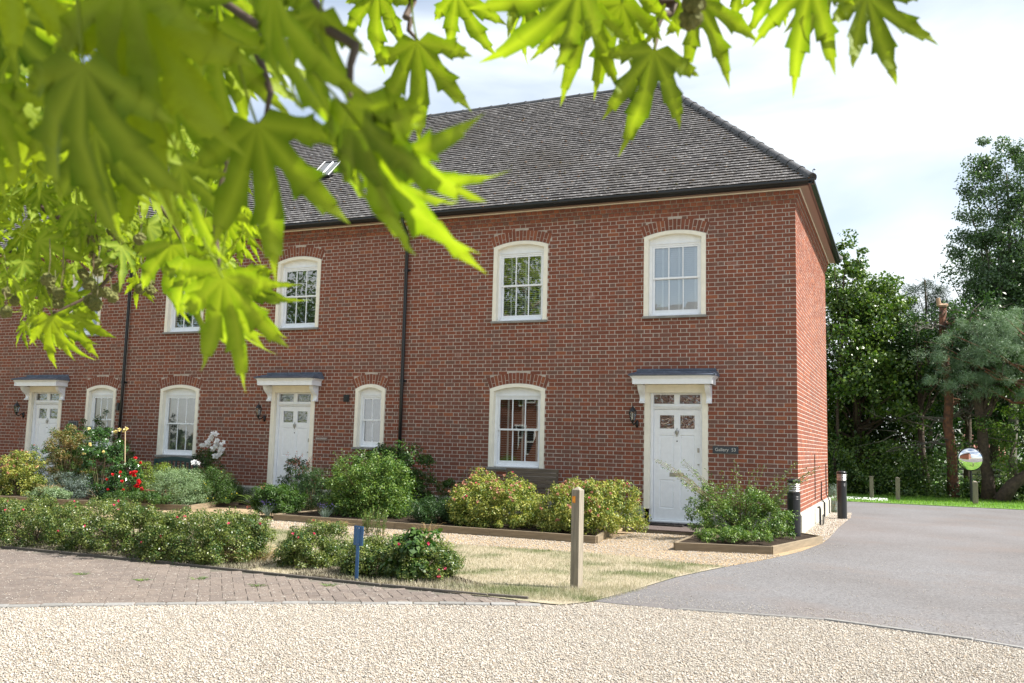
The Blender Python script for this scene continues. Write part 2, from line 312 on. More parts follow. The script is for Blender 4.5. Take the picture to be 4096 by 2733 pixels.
sheet('grass_verge', [(-30, 12.6), (-0.1, 12.42), (4.63, 12.1), (12, 11.2), (40, 4), (60, 40), (-30, 40)], GZ+0.01, M['verge'])

# ------------------------------------------------------------------ terrace: three houses in one row
HX = [0.0, -7.80, -15.45, -27.0]
DEPTH = 6.6; ZC = 5.40; ZT = 5.625     # plain brickwork top, cornice top
BH = 0.075
# openings: (x0, x1, z sill bottom, z spring of the outer arch, rise, kind, sash columns, what is behind)
WINS = [
 [(-2.725, -1.569, 3.425, 4.967, 'up', 3, 'white'), (-5.816, -4.652, 3.425, 4.967, 'up', 3, 'open'), (-5.816, -4.652, 0.559, 2.126, 'low', 3, 'thin')],
 [(-11.123, -9.968, 3.425, 4.967, 'up', 3, 'close'), (-14.32, -13.17, 3.425, 4.967, 'up', 3, 'thin'), (-14.296, -13.148, 0.559, 2.126, 'low', 3, 'curtain'), (-8.935, -8.209, 0.866, 2.126, 'nar', 2, 'curtain')],
 [(-17.56, -16.40, 3.425, 4.967, 'up', 3, 'none'), (-16.649, -15.69, 0.70, 2.126, 'low', 3, 'close'), (-22.4, -21.25, 3.425, 4.967, 'up', 3, 'none'), (-22.4, -21.25, 0.559, 2.126, 'low', 3, 'curtain')],
]
DOORS = [(-2.69, -1.53), (-11.10, -9.95), (-18.62, -17.46)]
RISE = 0.10
def arc_z(x, x0, x1, zs, rise=RISE):
    h = (x1-x0)/2; R = (h*h+rise*rise)/(2*rise); zc = zs+rise-R; xm = (x0+x1)/2
    q = R*R-(x-xm)**2
    return zc+math.sqrt(max(q, 0))
def arc_geo(x0, x1, zs, rise=RISE):
    h = (x1-x0)/2; R = (h*h+rise*rise)/(2*rise); return (x0+x1)/2, zs+rise-R, R, h

def excl(h, z):
    """x-intervals a front brick row at height z must leave free"""
    out = []
    for (x0, x1, zb, zt, kd, nc, bh) in WINS[h]:
        xm, zc, R, hh = arc_geo(x0, x1, zt)
        if z < zt-0.01:
            if z > zb: out.append((x0, x1))
        else:
            RB = R+0.225; q = RB*RB-(z-zc)**2
            if q > 0:
                w = math.sqrt(q); wmax = hh+0.01+max(0, z-zt+0.06)*0.25
                w = min(w, wmax)
                if w > 0.03: out.append((xm-w, xm+w))
    d = DOORS[h]
    if z < 2.18: out.append((d[0]-0.0, d[1]+0.0))
    return out
def split(a, b, ex):
    segs = [(a, b)]
    for (e0, e1) in ex:
        n = []
        for (s, t) in segs:
            if t <= e0 or s >= e1: n.append((s, t)); continue
            if s < e0: n.append((s, e0))
            if t > e1: n.append((e1, t))
        segs = n
    return [(s, t) for s, t in segs if t-s > 0.022]
def flemish(row, x_hi, x_lo):
    """bricks of one course from the right-hand end leftwards"""
    out = []; x = x_hi; J = 0.0115
    if row % 2 == 0: seq = [0.2145]; nxt = [0.102, 0.2145]
    else: seq = [0.102, 0.0453]; nxt = [0.2145, 0.102]
    i = 0
    while x > x_lo:
        w = seq[i] if i < len(seq) else nxt[(i-len(seq)) % 2]
        out.append((max(x-w, x_lo), x)); x -= w+J; i += 1
    return out
bev = 0.0025
def brick_geo(a0, a1, z0, z1, face, depth, axis, jit=True):
    """one brick: front slightly bevelled. axis 'y': faces -Y at y=face ; axis 'x': faces +X at x=face"""
    e = bev
    if jit:
        j = rng.uniform(-0.0016, 0.0016, 4); a0 += j[0]; a1 += j[1]; z0 += j[2]; z1 += j[3]
        face += rng.uniform(-0.0015, 0.0015)
    if axis == 'y':
        o = [(a0, depth, z0), (a1, depth, z0), (a1, depth, z1), (a0, depth, z1), (a0, face+e, z0), (a1, face+e, z0), (a1, face+e, z1), (a0, face+e, z1),
             (a0+e, face, z0+e), (a1-e, face, z0+e), (a1-e, face, z1-e), (a0+e, face, z1-e)]
        f = [(8, 9, 10, 11), (4, 5, 9, 8), (5, 6, 10, 9), (6, 7, 11, 10), (7, 4, 8, 11), (0, 1, 5, 4), (1, 2, 6, 5), (2, 3, 7, 6), (3, 0, 4, 7)]
    else:
        o = [(depth, a0, z0), (depth, a1, z0), (depth, a1, z1), (depth, a0, z1), (face-e, a0, z0), (face-e, a1, z0), (face-e, a1, z1), (face-e, a0, z1),
             (face, a0+e, z0+e), (face, a1-e, z0+e), (face, a1-e, z1-e), (face, a0+e, z1-e)]
        f = [(8, 9, 10, 11), (4, 5, 9, 8), (5, 6, 10, 9), (6, 7, 11, 10), (7, 4, 8, 11), (0, 1, 5, 4), (1, 2, 6, 5), (2, 3, 7, 6), (3, 0, 4, 7)]
    return o, f
BM = [M['brick_red'], M['brick_purple'], M['brick_orange']]
def pick_mat(x, z, header):
    # warmer, redder bands just below sills and under the eaves as laid; duller bricks lower down
    p = 0.40 if z < 3.2 else (0.12 if z > 4.2 else 0.22)
    u = random.random()
    if u < p: return 1
    if u > 0.955: return 2
    return 0
HOUSE = []
hl = ['end terrace brick house with Gallery 53 plate, hipped roof end and sunlit side wall',
      'middle brick terrace house with rooflight and BLACKENBURY plaque, between the two black downpipes',
      'left-hand brick terrace house partly behind plane leaves, with number 55 plaque beside its white door']
for h in range(3):
    HOUSE.append(thing('brick_house', hl[h], 'house', ((HX[h]+HX[h+1])/2, 0, GZ), 0, 'terrace of brick houses'))
def loc0(h):   # children keep world coordinates
    return (-(HX[h]+HX[h+1])/2, 0, -GZ)
def hb(mb, name, mats, h, parent=None, **k):
    """build a part in world coordinates under house h (or under a part of it)"""
    return mb.build(name, mats, parent or HOUSE[h], loc=None if parent else loc0(h), **k)

def wall_front(h):
    mb = MB(); xr, xl = HX[h], HX[h+1]; FY = 0.003
    ops = [(x0+0.02, x1-0.02, zb+0.01, zt, True) for (x0, x1, zb, zt, kd, nc, bh) in WINS[h]]
    d = DOORS[h]; ops.append((d[0]+0.02, d[1]-0.02, GZ-0.1, 2.07, False))
    cuts = {xr, xl}
    for o in ops:
        for i in range(9): cuts.add(o[0]+(o[1]-o[0])*i/8)
    cuts = sorted(cuts)
    for a, b in zip(cuts[:-1], cuts[1:]):
        xm = (a+b)/2; solid = [(0.0, ZT)]
        for (x0, x1, z0, z1, arch) in ops:
            if x0 <= xm <= x1:
                zt = (arc_z(xm, x0-.02, x1+.02, z1)-0.03) if arch else z1
                n = []
                for (s, t) in solid:
                    if t <= z0 or s >= zt: n.append((s, t)); continue
                    if s < z0: n.append((s, z0))
                    if t > zt: n.append((zt, t))
                solid = n
        for (s, t) in solid: mb.box(a, b, FY, 0.10, s, t)
    if h == 0: mb.box(-0.10, -0.0005, 0.100, DEPTH, 0, ZT)
    if h == 2: mb.box(HX[3], HX[3]+0.1, 0.100, DEPTH, 0, ZT)
    rw = MB(); rw.box(xl+(0.11 if h == 2 else 0), xr-(0.11 if h == 0 else 0), DEPTH-0.1, DEPTH-0.002, 0, ZT); hb(rw, 'rear_wall', M['brick_red'], h)
    # joints of the cornice courses
    for k, pj in enumerate((0.006, 0.036, 0.058)):
        mb.box(xl, xr+(pj if h == 0 else 0), -pj, 0.003, ZC+k*BH+0.002+(0.004 if k == 0 else 0), ZC+(k+1)*BH+0.0015)
        if h == 0: mb.box(-0.003, pj, 0.0031, DEPTH+0.02, ZC+k*BH+0.002+(0.004 if k == 0 else 0), ZC+(k+1)*BH+0.0015)
    return hb(mb, 'wall', M['mortar'], h)
WALL = [wall_front(h) for h in range(3)]

def put_bricks(h):
    """list all bricks of a house, the ones that show largest become parts, the rest one joined part"""
    recs = []     # (size key, verts, faces, mat)
    xr, xl = HX[h], HX[h+1]
    for r in range(72):
        z0 = r*BH+0.0055; z1 = (r+1)*BH-0.0055; zm = (z0+z1)/2
        ex = excl(h, zm)
        off = 0 if h == 0 else 0.13*h
        for (a, b) in flemish(r, xr-(0.0 if h == 0 else 0.006), xl+0.006):
            for (s, t) in split(a, b, ex):
                if t-s < 0.03: continue
                v, f = brick_geo(s+0.001, t-0.001, z0, z1, -0.001, 0.006, 'y')
                recs.append((((s+t)/2, 0, zm), v, f, pick_mat(s, zm, t-s < 0.13)))
    for k, (zz, pj) in enumerate(((ZC, 0.030), (ZC+BH, 0.050), (ZC+2*BH, 0.085))):   # cornice: header courses stepping out
        x = xr+(pj if h == 0 else -0.005)+(0 if k != 1 else -0.056)
        if h == 0 and k == 1:
            v, f = brick_geo(x+0.011, xr+pj, zz+0.005, zz+BH-0.005, -pj, 0.0, 'y'); recs.append((((x), 0, zz), v, f, 0))
        while x > xl+0.02:
            a = max(x-0.1025, xl+0.004)
            v, f = brick_geo(a, x, zz+0.006, zz+BH-0.006, -pj, -0.002, 'y')
            if k != 1:   # moulded underside
                for i in (4, 5, 8, 9): v[i] = (v[i][0], v[i][1]+0.012, v[i][2])
            recs.append(((a, 0, zz), v, f, random.choice([0, 0, 0, 2, 2]) if random.random() > .1 else 1)); x = a-0.013
    for (x0, x1, zb, zt, kd, nc, bh) in WINS[h]:     # arches of cut bricks
        xm, zc, R, hh = arc_geo(x0, x1, zt); A = math.asin((hh+0.0)/R)*1.02; n = int(round(2*A*(R+0.1)/0.0755)); n += (n+1) % 2
        for i in range(n):
            t0 = -A+2*A*i/n; t1 = -A+2*A*(i+1)/n; g = 0.0068
            parts = [(0.012, 0.218)] if i % 2 == 0 else ([(0.012, 0.075), (0.086, 0.212)] if i % 4 == 1 else [(0.012, 0.078), (0.089, 0.212)])
            for (r0, r1) in parts:
                q = []
                for rr, tt, sg in ((R+r0, t0, 1), (R+r0, t1, -1), (R+r1, t1, -1), (R+r1, t0, 1)):
                    q.append((xm+rr*math.sin(tt+sg*g/rr), zc+rr*math.cos(tt+sg*g/rr)))
                v = [(p[0], 0.006, p[1]) for p in q]+[(p[0], -0.0015, p[1]) for p in q]
                f = [(4, 5, 6, 7), (0, 1, 5, 4), (1, 2, 6, 5), (2, 3, 7, 6), (3, 0, 4, 7)]
                recs.append(((xm, 0, zt), v, f, random.choice([0, 0, 0, 2])))
    if h == 0:
        for r in range(72):
            z0 = r*BH+0.0055; z1 = (r+1)*BH-0.0055
            y = 0.108 if r % 2 == 0 else 0.22
            v, f = brick_geo(-0.001, y-0.007, z0, z1, 0.0026, -0.0002, 'x', False); recs.append(((0, 0, (z0+z1)/2), v, f, random.choice([0, 0, 0, 0, 2])))
            i = 0; y += 0.005
            while y < DEPTH:
                w = (0.215, 0.1025)[(i+r) % 2]; e = min(y+w, DEPTH-0.002)
                if e-y > 0.02:
                    v, f = brick_geo(y, e, z0, z1, 0.0028, -0.003, 'x'); recs.append(((0, (y+e)/2+0.0, (z0+z1)/2), v, f, random.choice([0, 0, 0, 0, 2])))
                y = e+0.011; i += 1
        for k, (zz, pj) in enumerate(((ZC, 0.030), (ZC+BH, 0.050), (ZC+2*BH, 0.085))):
            y = -pj+0.1
            while y < DEPTH:
                v, f = brick_geo(y+0.006, y+0.1065, zz+0.006, zz+BH-0.006, pj, 0.002, 'x')
                if k != 1:
                    for i in (4, 5, 8, 9): v[i] = (v[i][0]-0.012, v[i][1], v[i][2])
                recs.append(((0, y+1.5, zz), v, f, random.choice([0, 0, 2]))); y += 0.114
    def key(rec):
        v = np.array(rec[1]); c = np.array(rec[0]); px, py, z = project(c)
        leafy = px < 1500 and py < 1150
        return (1e3 if leafy else 0)+np.linalg.norm(c-CAM)-(np.ptp(v[:, 0])+np.ptp(v[:, 1])*0.3)*4
    recs.sort(key=key)
    wall = WALL[h]
    for rec in recs[:300]:
        v = np.array(rec[1]); c = v.mean(0); me = bpy.data.meshes.new('brick'); me.from_pydata((v-c).tolist(), [], rec[2]); me.materials.append(BM[rec[3]])
        add('brick', me, wall, c)
    mb = MB()
    for rec in recs[300:]: mb.addf(rec[1], rec[2], rec[3])
    tag(mb.build('brickwork', BM, wall), kind='stuff')
for h in range(3): put_bricks(h)

# plinth
for h in range(3):
    mb = MB(); xr, xl = HX[h], HX[h+1]; d = DOORS[h]
    for (a, b) in ((xl, d[0]-0.003), (d[1]+0.003, xr+(0.0 if h == 0 else 0))):
        mb.prism([(-0.06, GZ-0.1), (-0.06, -0.03), (-0.045, -0.008), (0.02, 0.0), (0.1, 0.0), (0.1, GZ-0.1)], 'x', a, b)
    if h == 0:
        mb.prism([(0.06, GZ-0.1), (0.06, -0.03), (0.045, -0.008), (0.004, 0.0), (0.0035, GZ-0.1)], 'y', -0.06, DEPTH+0.05)
    hb(mb, 'plinth', M['concrete'], h)

# ---- windows
def window(h, spec):
    (x0, x1, zb, zt, kd, nc, behind) = spec; F = 0.085
    xm, zc, R, hh = arc_geo(x0, x1, zt)
    zsill = zb+0.048
    ix0, ix1 = x0+F, x1-F
    # window = the white box frame standing 9 cm back in the wall
    zi = zt-0.055           # inner spring
    hi = (ix1-ix0)/2; ri = RISE*0.86
    def inner(x): return arc_z(x, ix0, ix1, zi, ri)
    ztop = zt-0.135         # head of the sash area
    B = 0.055 if kd != 'nar' else 0.045
    w = MB()
    w.box(ix0-0.004, ix0+B, 0.085, 0.16, zsill+0.002, ztop); w.box(ix1-B, ix1+0.004, 0.085, 0.16, zsill+0.002, ztop)
    w.box(ix0+B, ix1-B, 0.085, 0.16, ztop-0.035, ztop)
    w.prism([(0.060, zsill+0.002), (0.060, zsill+0.02), (0.085, zsill+0.045), (0.16, zsill+0.045), (0.16, zsill+0.002)], 'x', ix0+B, ix1-B)
    # arched head board with a small moulding under it
    n = 12; top = [(ix0-0.004+(ix1-ix0+0.008)*i/n, inner(max(ix0, min(ix1, ix0+(ix1-ix0)*i/n)))+0.012) for i in range(n+1)]
    w.prism([(ix0-0.004, ztop+0.012)]+top+[(ix1+0.004, ztop+0.012)], 'y', 0.088, 0.15)
    w.box(ix0, ix1, 0.068, 0.16, ztop+0.001, ztop+0.014)
    win = hb(w, 'window', M['white'], h)
    # cream surround: two jambs and an arched head as one moulded render band
    s = MB(); yo, yi = -0.022, 0.10
    N_ = 14; outer = [(x0+(x1-x0)*i/N_, arc_z(x0+(x1-x0)*i/N_, x0, x1, zt)) for i in range(N_+1)]
    inn = [(ix0+(ix1-ix0)*i/N_, inner(ix0+(ix1-ix0)*i/N_)) for i in range(N_+1)]
    def strip(P, Q):    # front face, outer rim and reveal between two outlines
        vs = []; fs = []
        for (p, q) in zip(P, Q): vs += [(p[0], yo+0.006, p[1]), (p[0]+(q[0]-p[0])*0.07, yo, p[1]+(q[1]-p[1])*0.07), (q[0]+(p[0]-q[0])*0.07, yo, q[1]+(p[1]-q[1])*0.07), (q[0], yo+0.006, q[1]), (q[0], yi, q[1]), (p[0], 0.02, p[1])]
        for i in range(len(P)-1):
            a = i*6; b = a+6
            for k in range(5): fs.append((a+k, a+k+1, b+k+1, b+k))
            fs.append((a+5, a, b, b+5))
        s.addf(vs, fs)
    P = [(x0, zsill-0.002)]+outer+[(x1, zsill-0.002)]; Q = [(ix0, zsill-0.002)]+inn+[(ix1, zsill-0.002)]
    strip(P, Q)
    s.build('surround', M['cream'], win)
    sl = MB(); sl.prism([(-0.055, zb), (-0.055, zsill-0.012), (-0.045, zsill-0.006), (0.10, zsill), (0.10, zb)], 'x', x0-0.012, x1+0.012)
    sl.build('sill', M['stone'], win)
    # two sliding sashes with their panes
    sx0, sx1 = ix0+B+0.003, ix1-B-0.003
    zlo = zsill+0.047; zhi = ztop-0.037; zmid = zlo+(zhi-zlo)*0.525
    for (a, b, y, bot) in ((zmid-0.018, zhi, 0.095, 0.034), (zlo, zmid+0.014, 0.128, 0.075)):
        sm = MB(); st = 0.036
        sm.box(sx0, sx0+st, y, y+0.03, a, b); sm.box(sx1-st, sx1, y, y+0.03, a, b)
        sm.box(sx0+st, sx1-st, y, y+0.03, b-0.032, b); sm.box(sx0+st, sx1-st, y, y+0.03, a, a+bot)
        gx0, gx1 = sx0+st, sx1-st
        for i in range(1, nc):
            xx = gx0+(gx1-gx0)*i/nc; sm.prism([(xx-0.012, y+0.010), (xx-0.004, y+0.001), (xx+0.004, y+0.001), (xx+0.012, y+0.010), (xx+0.012, y+0.028), (xx-0.012, y+0.028)], 'z', a+bot, b-0.032)
        sm.build('sash', M['white'], win)
        for i in range(nc):
            g = MB(); p0 = gx0+(gx1-gx0)*i/nc+(0.013 if i else 0.001); p1 = gx0+(gx1-gx0)*(i+1)/nc-(0.013 if i < nc-1 else 0.001)
            tw = random.uniform(-0.0012, 0.0012)
            g.addf([(p0, y+0.014+tw, a+bot+0.001), (p1, y+0.014-tw, a+bot+0.001), (p1, y+0.014, b-0.033), (p0, y+0.014, b-0.033)], [(0, 1, 2, 3)])
            g.build('pane', M['glass'], win)
    if behind != 'curtain' and behind != 'none':
        bl = MB(); pitch = {'white': 0.040, 'open': 0.043, 'thin': 0.045, 'close': 0.028}[behind]; tilt = {'white': 1.05, 'open': 0.50, 'thin': 0.05, 'close': 0.12}[behind]
        hw = {'white': 0.024, 'open': 0.024, 'thin': 0.022, 'close': 0.012}[behind]
        zz = zlo+0.03
        while zz < zhi-0.01:
            dy, dz = hw*math.cos(tilt), hw*math.sin(tilt); y = 0.215 if behind != 'white' else 0.180
            bl.addf([(ix0+0.03, y-dy, zz-dz), (ix1-0.03, y-dy, zz-dz), (ix1-0.03, y+dy, zz+dz), (ix0+0.03, y+dy, zz+dz),
                     (ix0+0.03, y-dy, zz-dz+0.002), (ix1-0.03, y-dy, zz-dz+0.002), (ix1-0.03, y+dy, zz+dz+0.002), (ix0+0.03, y+dy, zz+dz+0.002)],
                    [(3, 2, 1, 0), (4, 5, 6, 7), (0, 1, 5, 4), (2, 3, 7, 6)]); zz += pitch
        if behind in ('white', 'open', 'thin'):
            for u in (0.17, 0.5, 0.83):
                xx = ix0+0.03+(ix1-ix0-0.06)*u+0.05; bl.box(xx-0.019, xx+0.019, (0.187 if behind != 'white' else 0.160), (0.189 if behind != 'white' else 0.162), zlo, zhi+0.03)
        tag(bl.build('blind', M['blindw'] if behind == 'white' else M['blind'], win), kind='stuff')
    if behind == 'curtain':
        vs = []; fs = []; n = 60
        for i in range(n+1):
            x = ix0+0.02+(ix1-ix0-0.04)*i/n; y = 0.24+0.018*math.sin(i*1.3)+0.01*math.sin(i*2.9+1); 
            vs += [(x, y, zlo-0.05), (x, y, zhi+0.05)]
            if i: fs.append((2*i-2, 2*i, 2*i+1, 2*i-1))
        c = MB(); c.addf(vs, fs); c.build('curtain', M['curtain'], win, smooth=True)
    return win
for h in range(3):
    for spec in WINS[h]: window(h, spec)

# ---- doors, frames and canopies
def text_mesh(body, size, depth=0.002, spacing=1.0):
    cu = bpy.data.curves.new('lettering', 'FONT'); cu.body = body; cu.size = size; cu.extrude = depth; cu.align_x = 'CENTER'; cu.align_y = 'CENTER'; cu.space_character = spacing
    o = bpy.data.objects.new('tmp', cu); COL.objects.link(o); dg = bpy.context.evaluated_depsgraph_get(); dg.update()
    me = bpy.data.meshes.new_from_object(o.evaluated_get(dg)); bpy.data.objects.remove(o); return me
def door(h):
    X0, X1 = DOORS[h]; ZB = -0.24
    fr = MB()   # cream surround band
    fr.box(X0, X0+0.10, -0.022, 0.06, -0.045, 2.05); fr.box(X1-0.10, X1, -0.022, 0.06, -0.045, 2.05); fr.box(X0, X1, -0.022, 0.06, 2.051, 2.20)
    frame = hb(fr, 'door_surround', M['cream'], h, bevel=0.004)
    a, b = X0+0.10, X1-0.10
    w = MB()
    w.box(a-0.02, a+0.05, 0.061, 0.16, GZ+0.05, 2.05); w.box(b-0.05, b+0.02, 0.061, 0.16, GZ+0.05, 2.05)
    w.box(a+0.012, a+0.028, 0.052, 0.0605, ZB, 1.80); w.box(b-0.028, b-0.012, 0.052, 0.0605, ZB, 1.80)
    w.box(a+0.05, b-0.05, 0.07, 0.16, 2.022, 2.05); w.box(a+0.05, b-0.05, 0.07, 0.16, 1.775, 1.855); w.box(a+0.02, b-0.02, 0.05, 0.0695, 1.80, 1.815)
    xm = (a+b)/2; w.box(xm-0.05, xm+0.05, 0.075, 0.16, 1.856, 2.021)
    w.box(a+0.05, b-0.05, 0.09, 0.16, 1.752, 1.774)
    jamb = hb(w, 'door_frame', M['white'], h, bevel=0.003)
    for (p, q) in ((a+0.051, xm-0.051), (xm+0.051, b-0.051)):
        g = MB(); g.box(p, q, 0.105, 0.110, 1.857, 2.020); g.build('transom_pane', M['glassdoor'], jamb)
    t = MB(); t.box(a-0.06, b+0.06, -0.10, 0.055, ZB-0.075, ZB-0.035); hb(t, 'threshold', M['maroon'], h, bevel=0.006)
    t = MB(); t.prism([(0.035, ZB-0.034), (0.035, ZB-0.012), (0.06, ZB+0.004), (0.15, ZB+0.004), (0.15, ZB-0.034)], 'x', a+0.051, b-0.051); hb(t, 'weather_bar', M['white'], h)
    # leaf: stiles and rails, four recessed fielded panels, two lights
    l, r = a+0.054, b-0.054; zt, zb = 1.748, ZB+0.008; D = MB(); y0, y1 = 0.105, 0.15
    st = 0.105; mu = 0.055
    rails = [(zt-0.10, zt), (1.29, 1.405), (0.485, 0.68), (zb, zb+0.20)]
    D.box(l, l+st, y0, y1, zb, zt); D.box(r-st, r, y0, y1, zb, zt); D.box(xm-mu, xm+mu, y0, y1, zb+0.20, zt-0.10)
    for (p, q) in rails:
        D.box(l+st, xm-mu, y0, y1, p, q); D.box(xm+mu, r-st, y0, y1, p, q)
    D.box(xm-mu, xm+mu, y0+0.001, y1, zb, zb+0.20); D.box(xm-mu, xm+mu, y0+0.001, y1, zt-0.10, zt)
    leaf = hb(D, 'door', M['white'], h)
    for (p, q) in ((l+st, xm-mu), (xm+mu, r-st)):
        for (u, v) in ((0.68, 1.29), (zb+0.20, 0.485)):
            k = MB(); e = 0.028; yb, yf = y0+0.016, y0+0.006
            vs = [(p, yb-0.013, u), (q, yb-0.013, u), (q, yb-0.013, v), (p, yb-0.013, v), (p+0.012, yb, u+0.012), (q-0.012, yb, u+0.012), (q-0.012, yb, v-0.012), (p+0.012, yb, v-0.012),
                  (p+e, yf, u+e), (q-e, yf, u+e), (q-e, yf, v-e), (p+e, yf, v-e)]
            fs = [(i, (i+1) % 4, (i+1) % 4+4, i+4) for i in range(4)]+[(i+4, (i+1) % 4+4, (i+1) % 4+8, i+8) for i in range(4)]+[(8, 9, 10, 11)]
            k.addf(vs, fs); k.build('panel', M['white'], leaf)
        g = MB(); g.box(p, q, y0+0.02, y0+0.024, 1.406, zt-0.101); g.build('pane', M['glassdoor'], leaf)
    k = MB(); zk = 1.345     # urn-shaped knocker
    prof = [(0.004, zk+0.075), (0.010, zk+0.065), (0.006, zk+0.055), (0.018, zk+0.035), (0.034, zk+0.025), (0.037, zk+0.005), (0.028, zk-0.025), (0.012, zk-0.055), (0.006, zk-0.07), (0.009, zk-0.078), (0.003, zk-0.085)]
    n = 12; vs = [(xm+rr*math.cos(2*math.pi*i/n), y0-0.008+0.35*rr*math.sin(2*math.pi*i/n), z) for rr, z in prof for i in range(n)]
    k.addf(vs, [(i*n+j, i*n+(j+1) % n, (i+1)*n+(j+1) % n, (i+1)*n+j) for i in range(len(prof)-1) for j in range(n)])
    k.tube([(xm-0.026, y0-0.02, zk+0.02), (xm-0.03, y0-0.028, zk-0.02), (xm, y0-0.032, zk-0.055), (xm+0.03, y0-0.028, zk-0.02), (xm+0.026, y0-0.02, zk+0.02)], 0.005, 6)
    k.build('knocker', M['steel'], leaf, smooth=True)
    k = MB(); k.tube([(xm, y0+0.002, 1.18), (xm, y0-0.004, 1.18)], 0.012, 12); k.build('spyhole', M['black'], leaf)
    k = MB(); k.box(xm-0.135, xm+0.125, y0-0.005, y0+0.001, 0.54, 0.612); k.box(xm-0.10, xm+0.09, y0-0.009, y0-0.0055, 0.556, 0.598); k.build('letterbox', M['steel'], leaf, bevel=0.002)
    k = MB(); k.box(r-0.055, r-0.020, y0-0.012, y0+0.001, 0.985, 1.065); k.tube([(r-0.037, y0-0.012, 1.03), (r-0.037, y0-0.024, 1.03)], 0.011, 10); k.build('door_lock', M['steel'], leaf, bevel=0.002)
    k = MB(); k.tube([(r-0.035, y0-0.001, 0.77), (r-0.035, y0-0.03, 0.77)], 0.014, 10); k.build('door_knob', M['steel'], leaf)
    # canopy
    cx0, cx1 = X0-0.165, X1+0.165; c = MB()
    c.prism([(-0.001, 2.205), (-0.30, 2.205), (-0.30, 2.225), (-0.001, 2.225)], 'x', cx0+0.06, cx1-0.06)     # soffit board
    can = hb(c, 'door_canopy', M['cream'], h)
    f = MB()
    f.prism([(-0.302, 2.19), (-0.335, 2.19), (-0.335, 2.285), (-0.347, 2.292), (-0.352, 2.305), (-0.372, 2.315), (-0.385, 2.335), (-0.302, 2.335)], 'x', cx0+0.03, cx1-0.03)
    for s_, xx in ((-1, cx0+0.058), (1, cx1-0.058)):
        pr = [(0, 2.19), (0.033, 2.19), (0.033, 2.285), (0.045, 2.292), (0.05, 2.305), (0.07, 2.315), (0.083, 2.335), (0, 2.335)]
        f.prism([(xx+s_*p, z) for p, z in pr], 'y', -0.35, -0.002)
    f.build('fascia', M['white'], can)
    g = MB()   # lead-covered hipped top
    z0, z1 = 2.336, 2.455; A0, A1 = cx0-0.04, cx1+0.04
    g.addf([(A0, -0.40, z0), (A1, -0.40, z0), (A1, -0.002, z0), (A0, -0.002, z0), (A0, -0.405, z0+0.018), (A1, -0.405, z0+0.018), (A1, -0.002, z0+0.03), (A0, -0.002, z0+0.03),
            (A0+0.10, -0.20, z1-0.045), (A1-0.10, -0.20, z1-0.045), (A1-0.05, -0.004, z1), (A0+0.05, -0.004, z1), ],
           [(3, 2, 1, 0), (0, 1, 5, 4), (1, 2, 6, 5), (3, 0, 4, 7), (4, 5, 9, 8), (5, 6, 10, 9), (7, 4, 8, 11), (8, 9, 10, 11)])
    g.box(A0+0.06, A1-0.06, -0.022, -0.003, z1+0.001, z1+0.035)
    g.tube([(A0+0.10, -0.2, z1-0.040), (A1-0.10, -0.2, z1-0.040)], 0.011, 6); g.tube([(A0, -0.405, z0+0.02), (A0+0.10, -0.2, z1-0.042)], 0.011, 6); g.tube([(A1, -0.405, z0+0.02), (A1-0.10, -0.2, z1-0.042)], 0.011, 6)
    g.build('lead_roof', M['lead'], can)
    for xx in (cx0+0.085, cx1-0.185):    # scrolled brackets with three grooves
        pr = []
        for i in range(25):
            t_ = i/24; z = 2.188-0.29*t_; y = -0.055-0.155*(1-t_)**1.1-0.030*math.sin(t_*math.pi*2.0)*(1 if t_ < .5 else 1.4)
            pr.append((y, z))
        pr += [(-0.085, 1.885), (-0.085, 1.858), (-0.002, 1.858), (-0.002, 2.188)]
        bkt = MB(); bkt.prism(pr, 'x', xx+0.008, xx+0.092)
        for q in (0.0, 0.034, 0.068):
            bkt.prism([(y-0.007 if i < 27 else y, z) for i, (y, z) in enumerate(pr)], 'x', xx+q, xx+q+0.020)
        bkt.build('bracket', M['white'], can)
for h in range(3): door(h)

# ---- eaves: cream strip, soffit, fascia, gutter
for h in range(3):
    xr, xl = HX[h], HX[h+1]; e = 0.0
    R_ = lambda o: xr+(o if h == 0 else -0.001)
    mb = MB(); mb.box(xl, R_(0.10), -0.10, 0.0, ZT+0.002, ZT+0.020)
    if h == 0: mb.box(0.0, 0.10, 0.001, DEPTH+0.1, ZT+0.002, ZT+0.020)
    hb(mb, 'eaves_moulding', M['cream'], h)
    mb = MB(); mb.box(xl, R_(0.235), -0.235, 0.0, ZT+0.022, ZT+0.032)
    if h == 0: mb.box(0.0, 0.235, 0.001, DEPTH+0.235, ZT+0.022, ZT+0.032)
    hb(mb, 'soffit', M['soffit'], h)
    mb = MB(); mb.box(xl, R_(0.252), -0.252, -0.237, ZT+0.012, ZT+0.085)
    if h == 0: mb.box(0.237, 0.252, -0.2365, DEPTH+0.25, ZT+0.012, ZT+0.085)
    hb(mb, 'fascia', M['black'], h)
    og = [(-0.253, ZT+0.018), (-0.285, ZT+0.016), (-0.300, ZT+0.024), (-0.325, ZT+0.048), (-0.345, ZT+0.060), (-0.352, ZT+0.072), (-0.352, ZT+0.105), (-0.340, ZT+0.105), (-0.338, ZT+0.072), (-0.29, ZT+0.03), (-0.253, ZT+0.03)]
    mb = MB(); mb.prism(og, 'x', xl, R_(0.352))
    if h == 0:
        mb.prism([(-y, z) for y, z in og], 'y', -0.338, DEPTH+0.33)
    for x in np.arange(xl+0.9, xr, 1.8): mb.prism([(y-0.004 if y < -0.26 else y, z) for y, z in og[:7]]+[(-0.253, ZT+0.105)], 'x', x, x+0.07)
    hb(mb, 'gutter', M['black'], h)
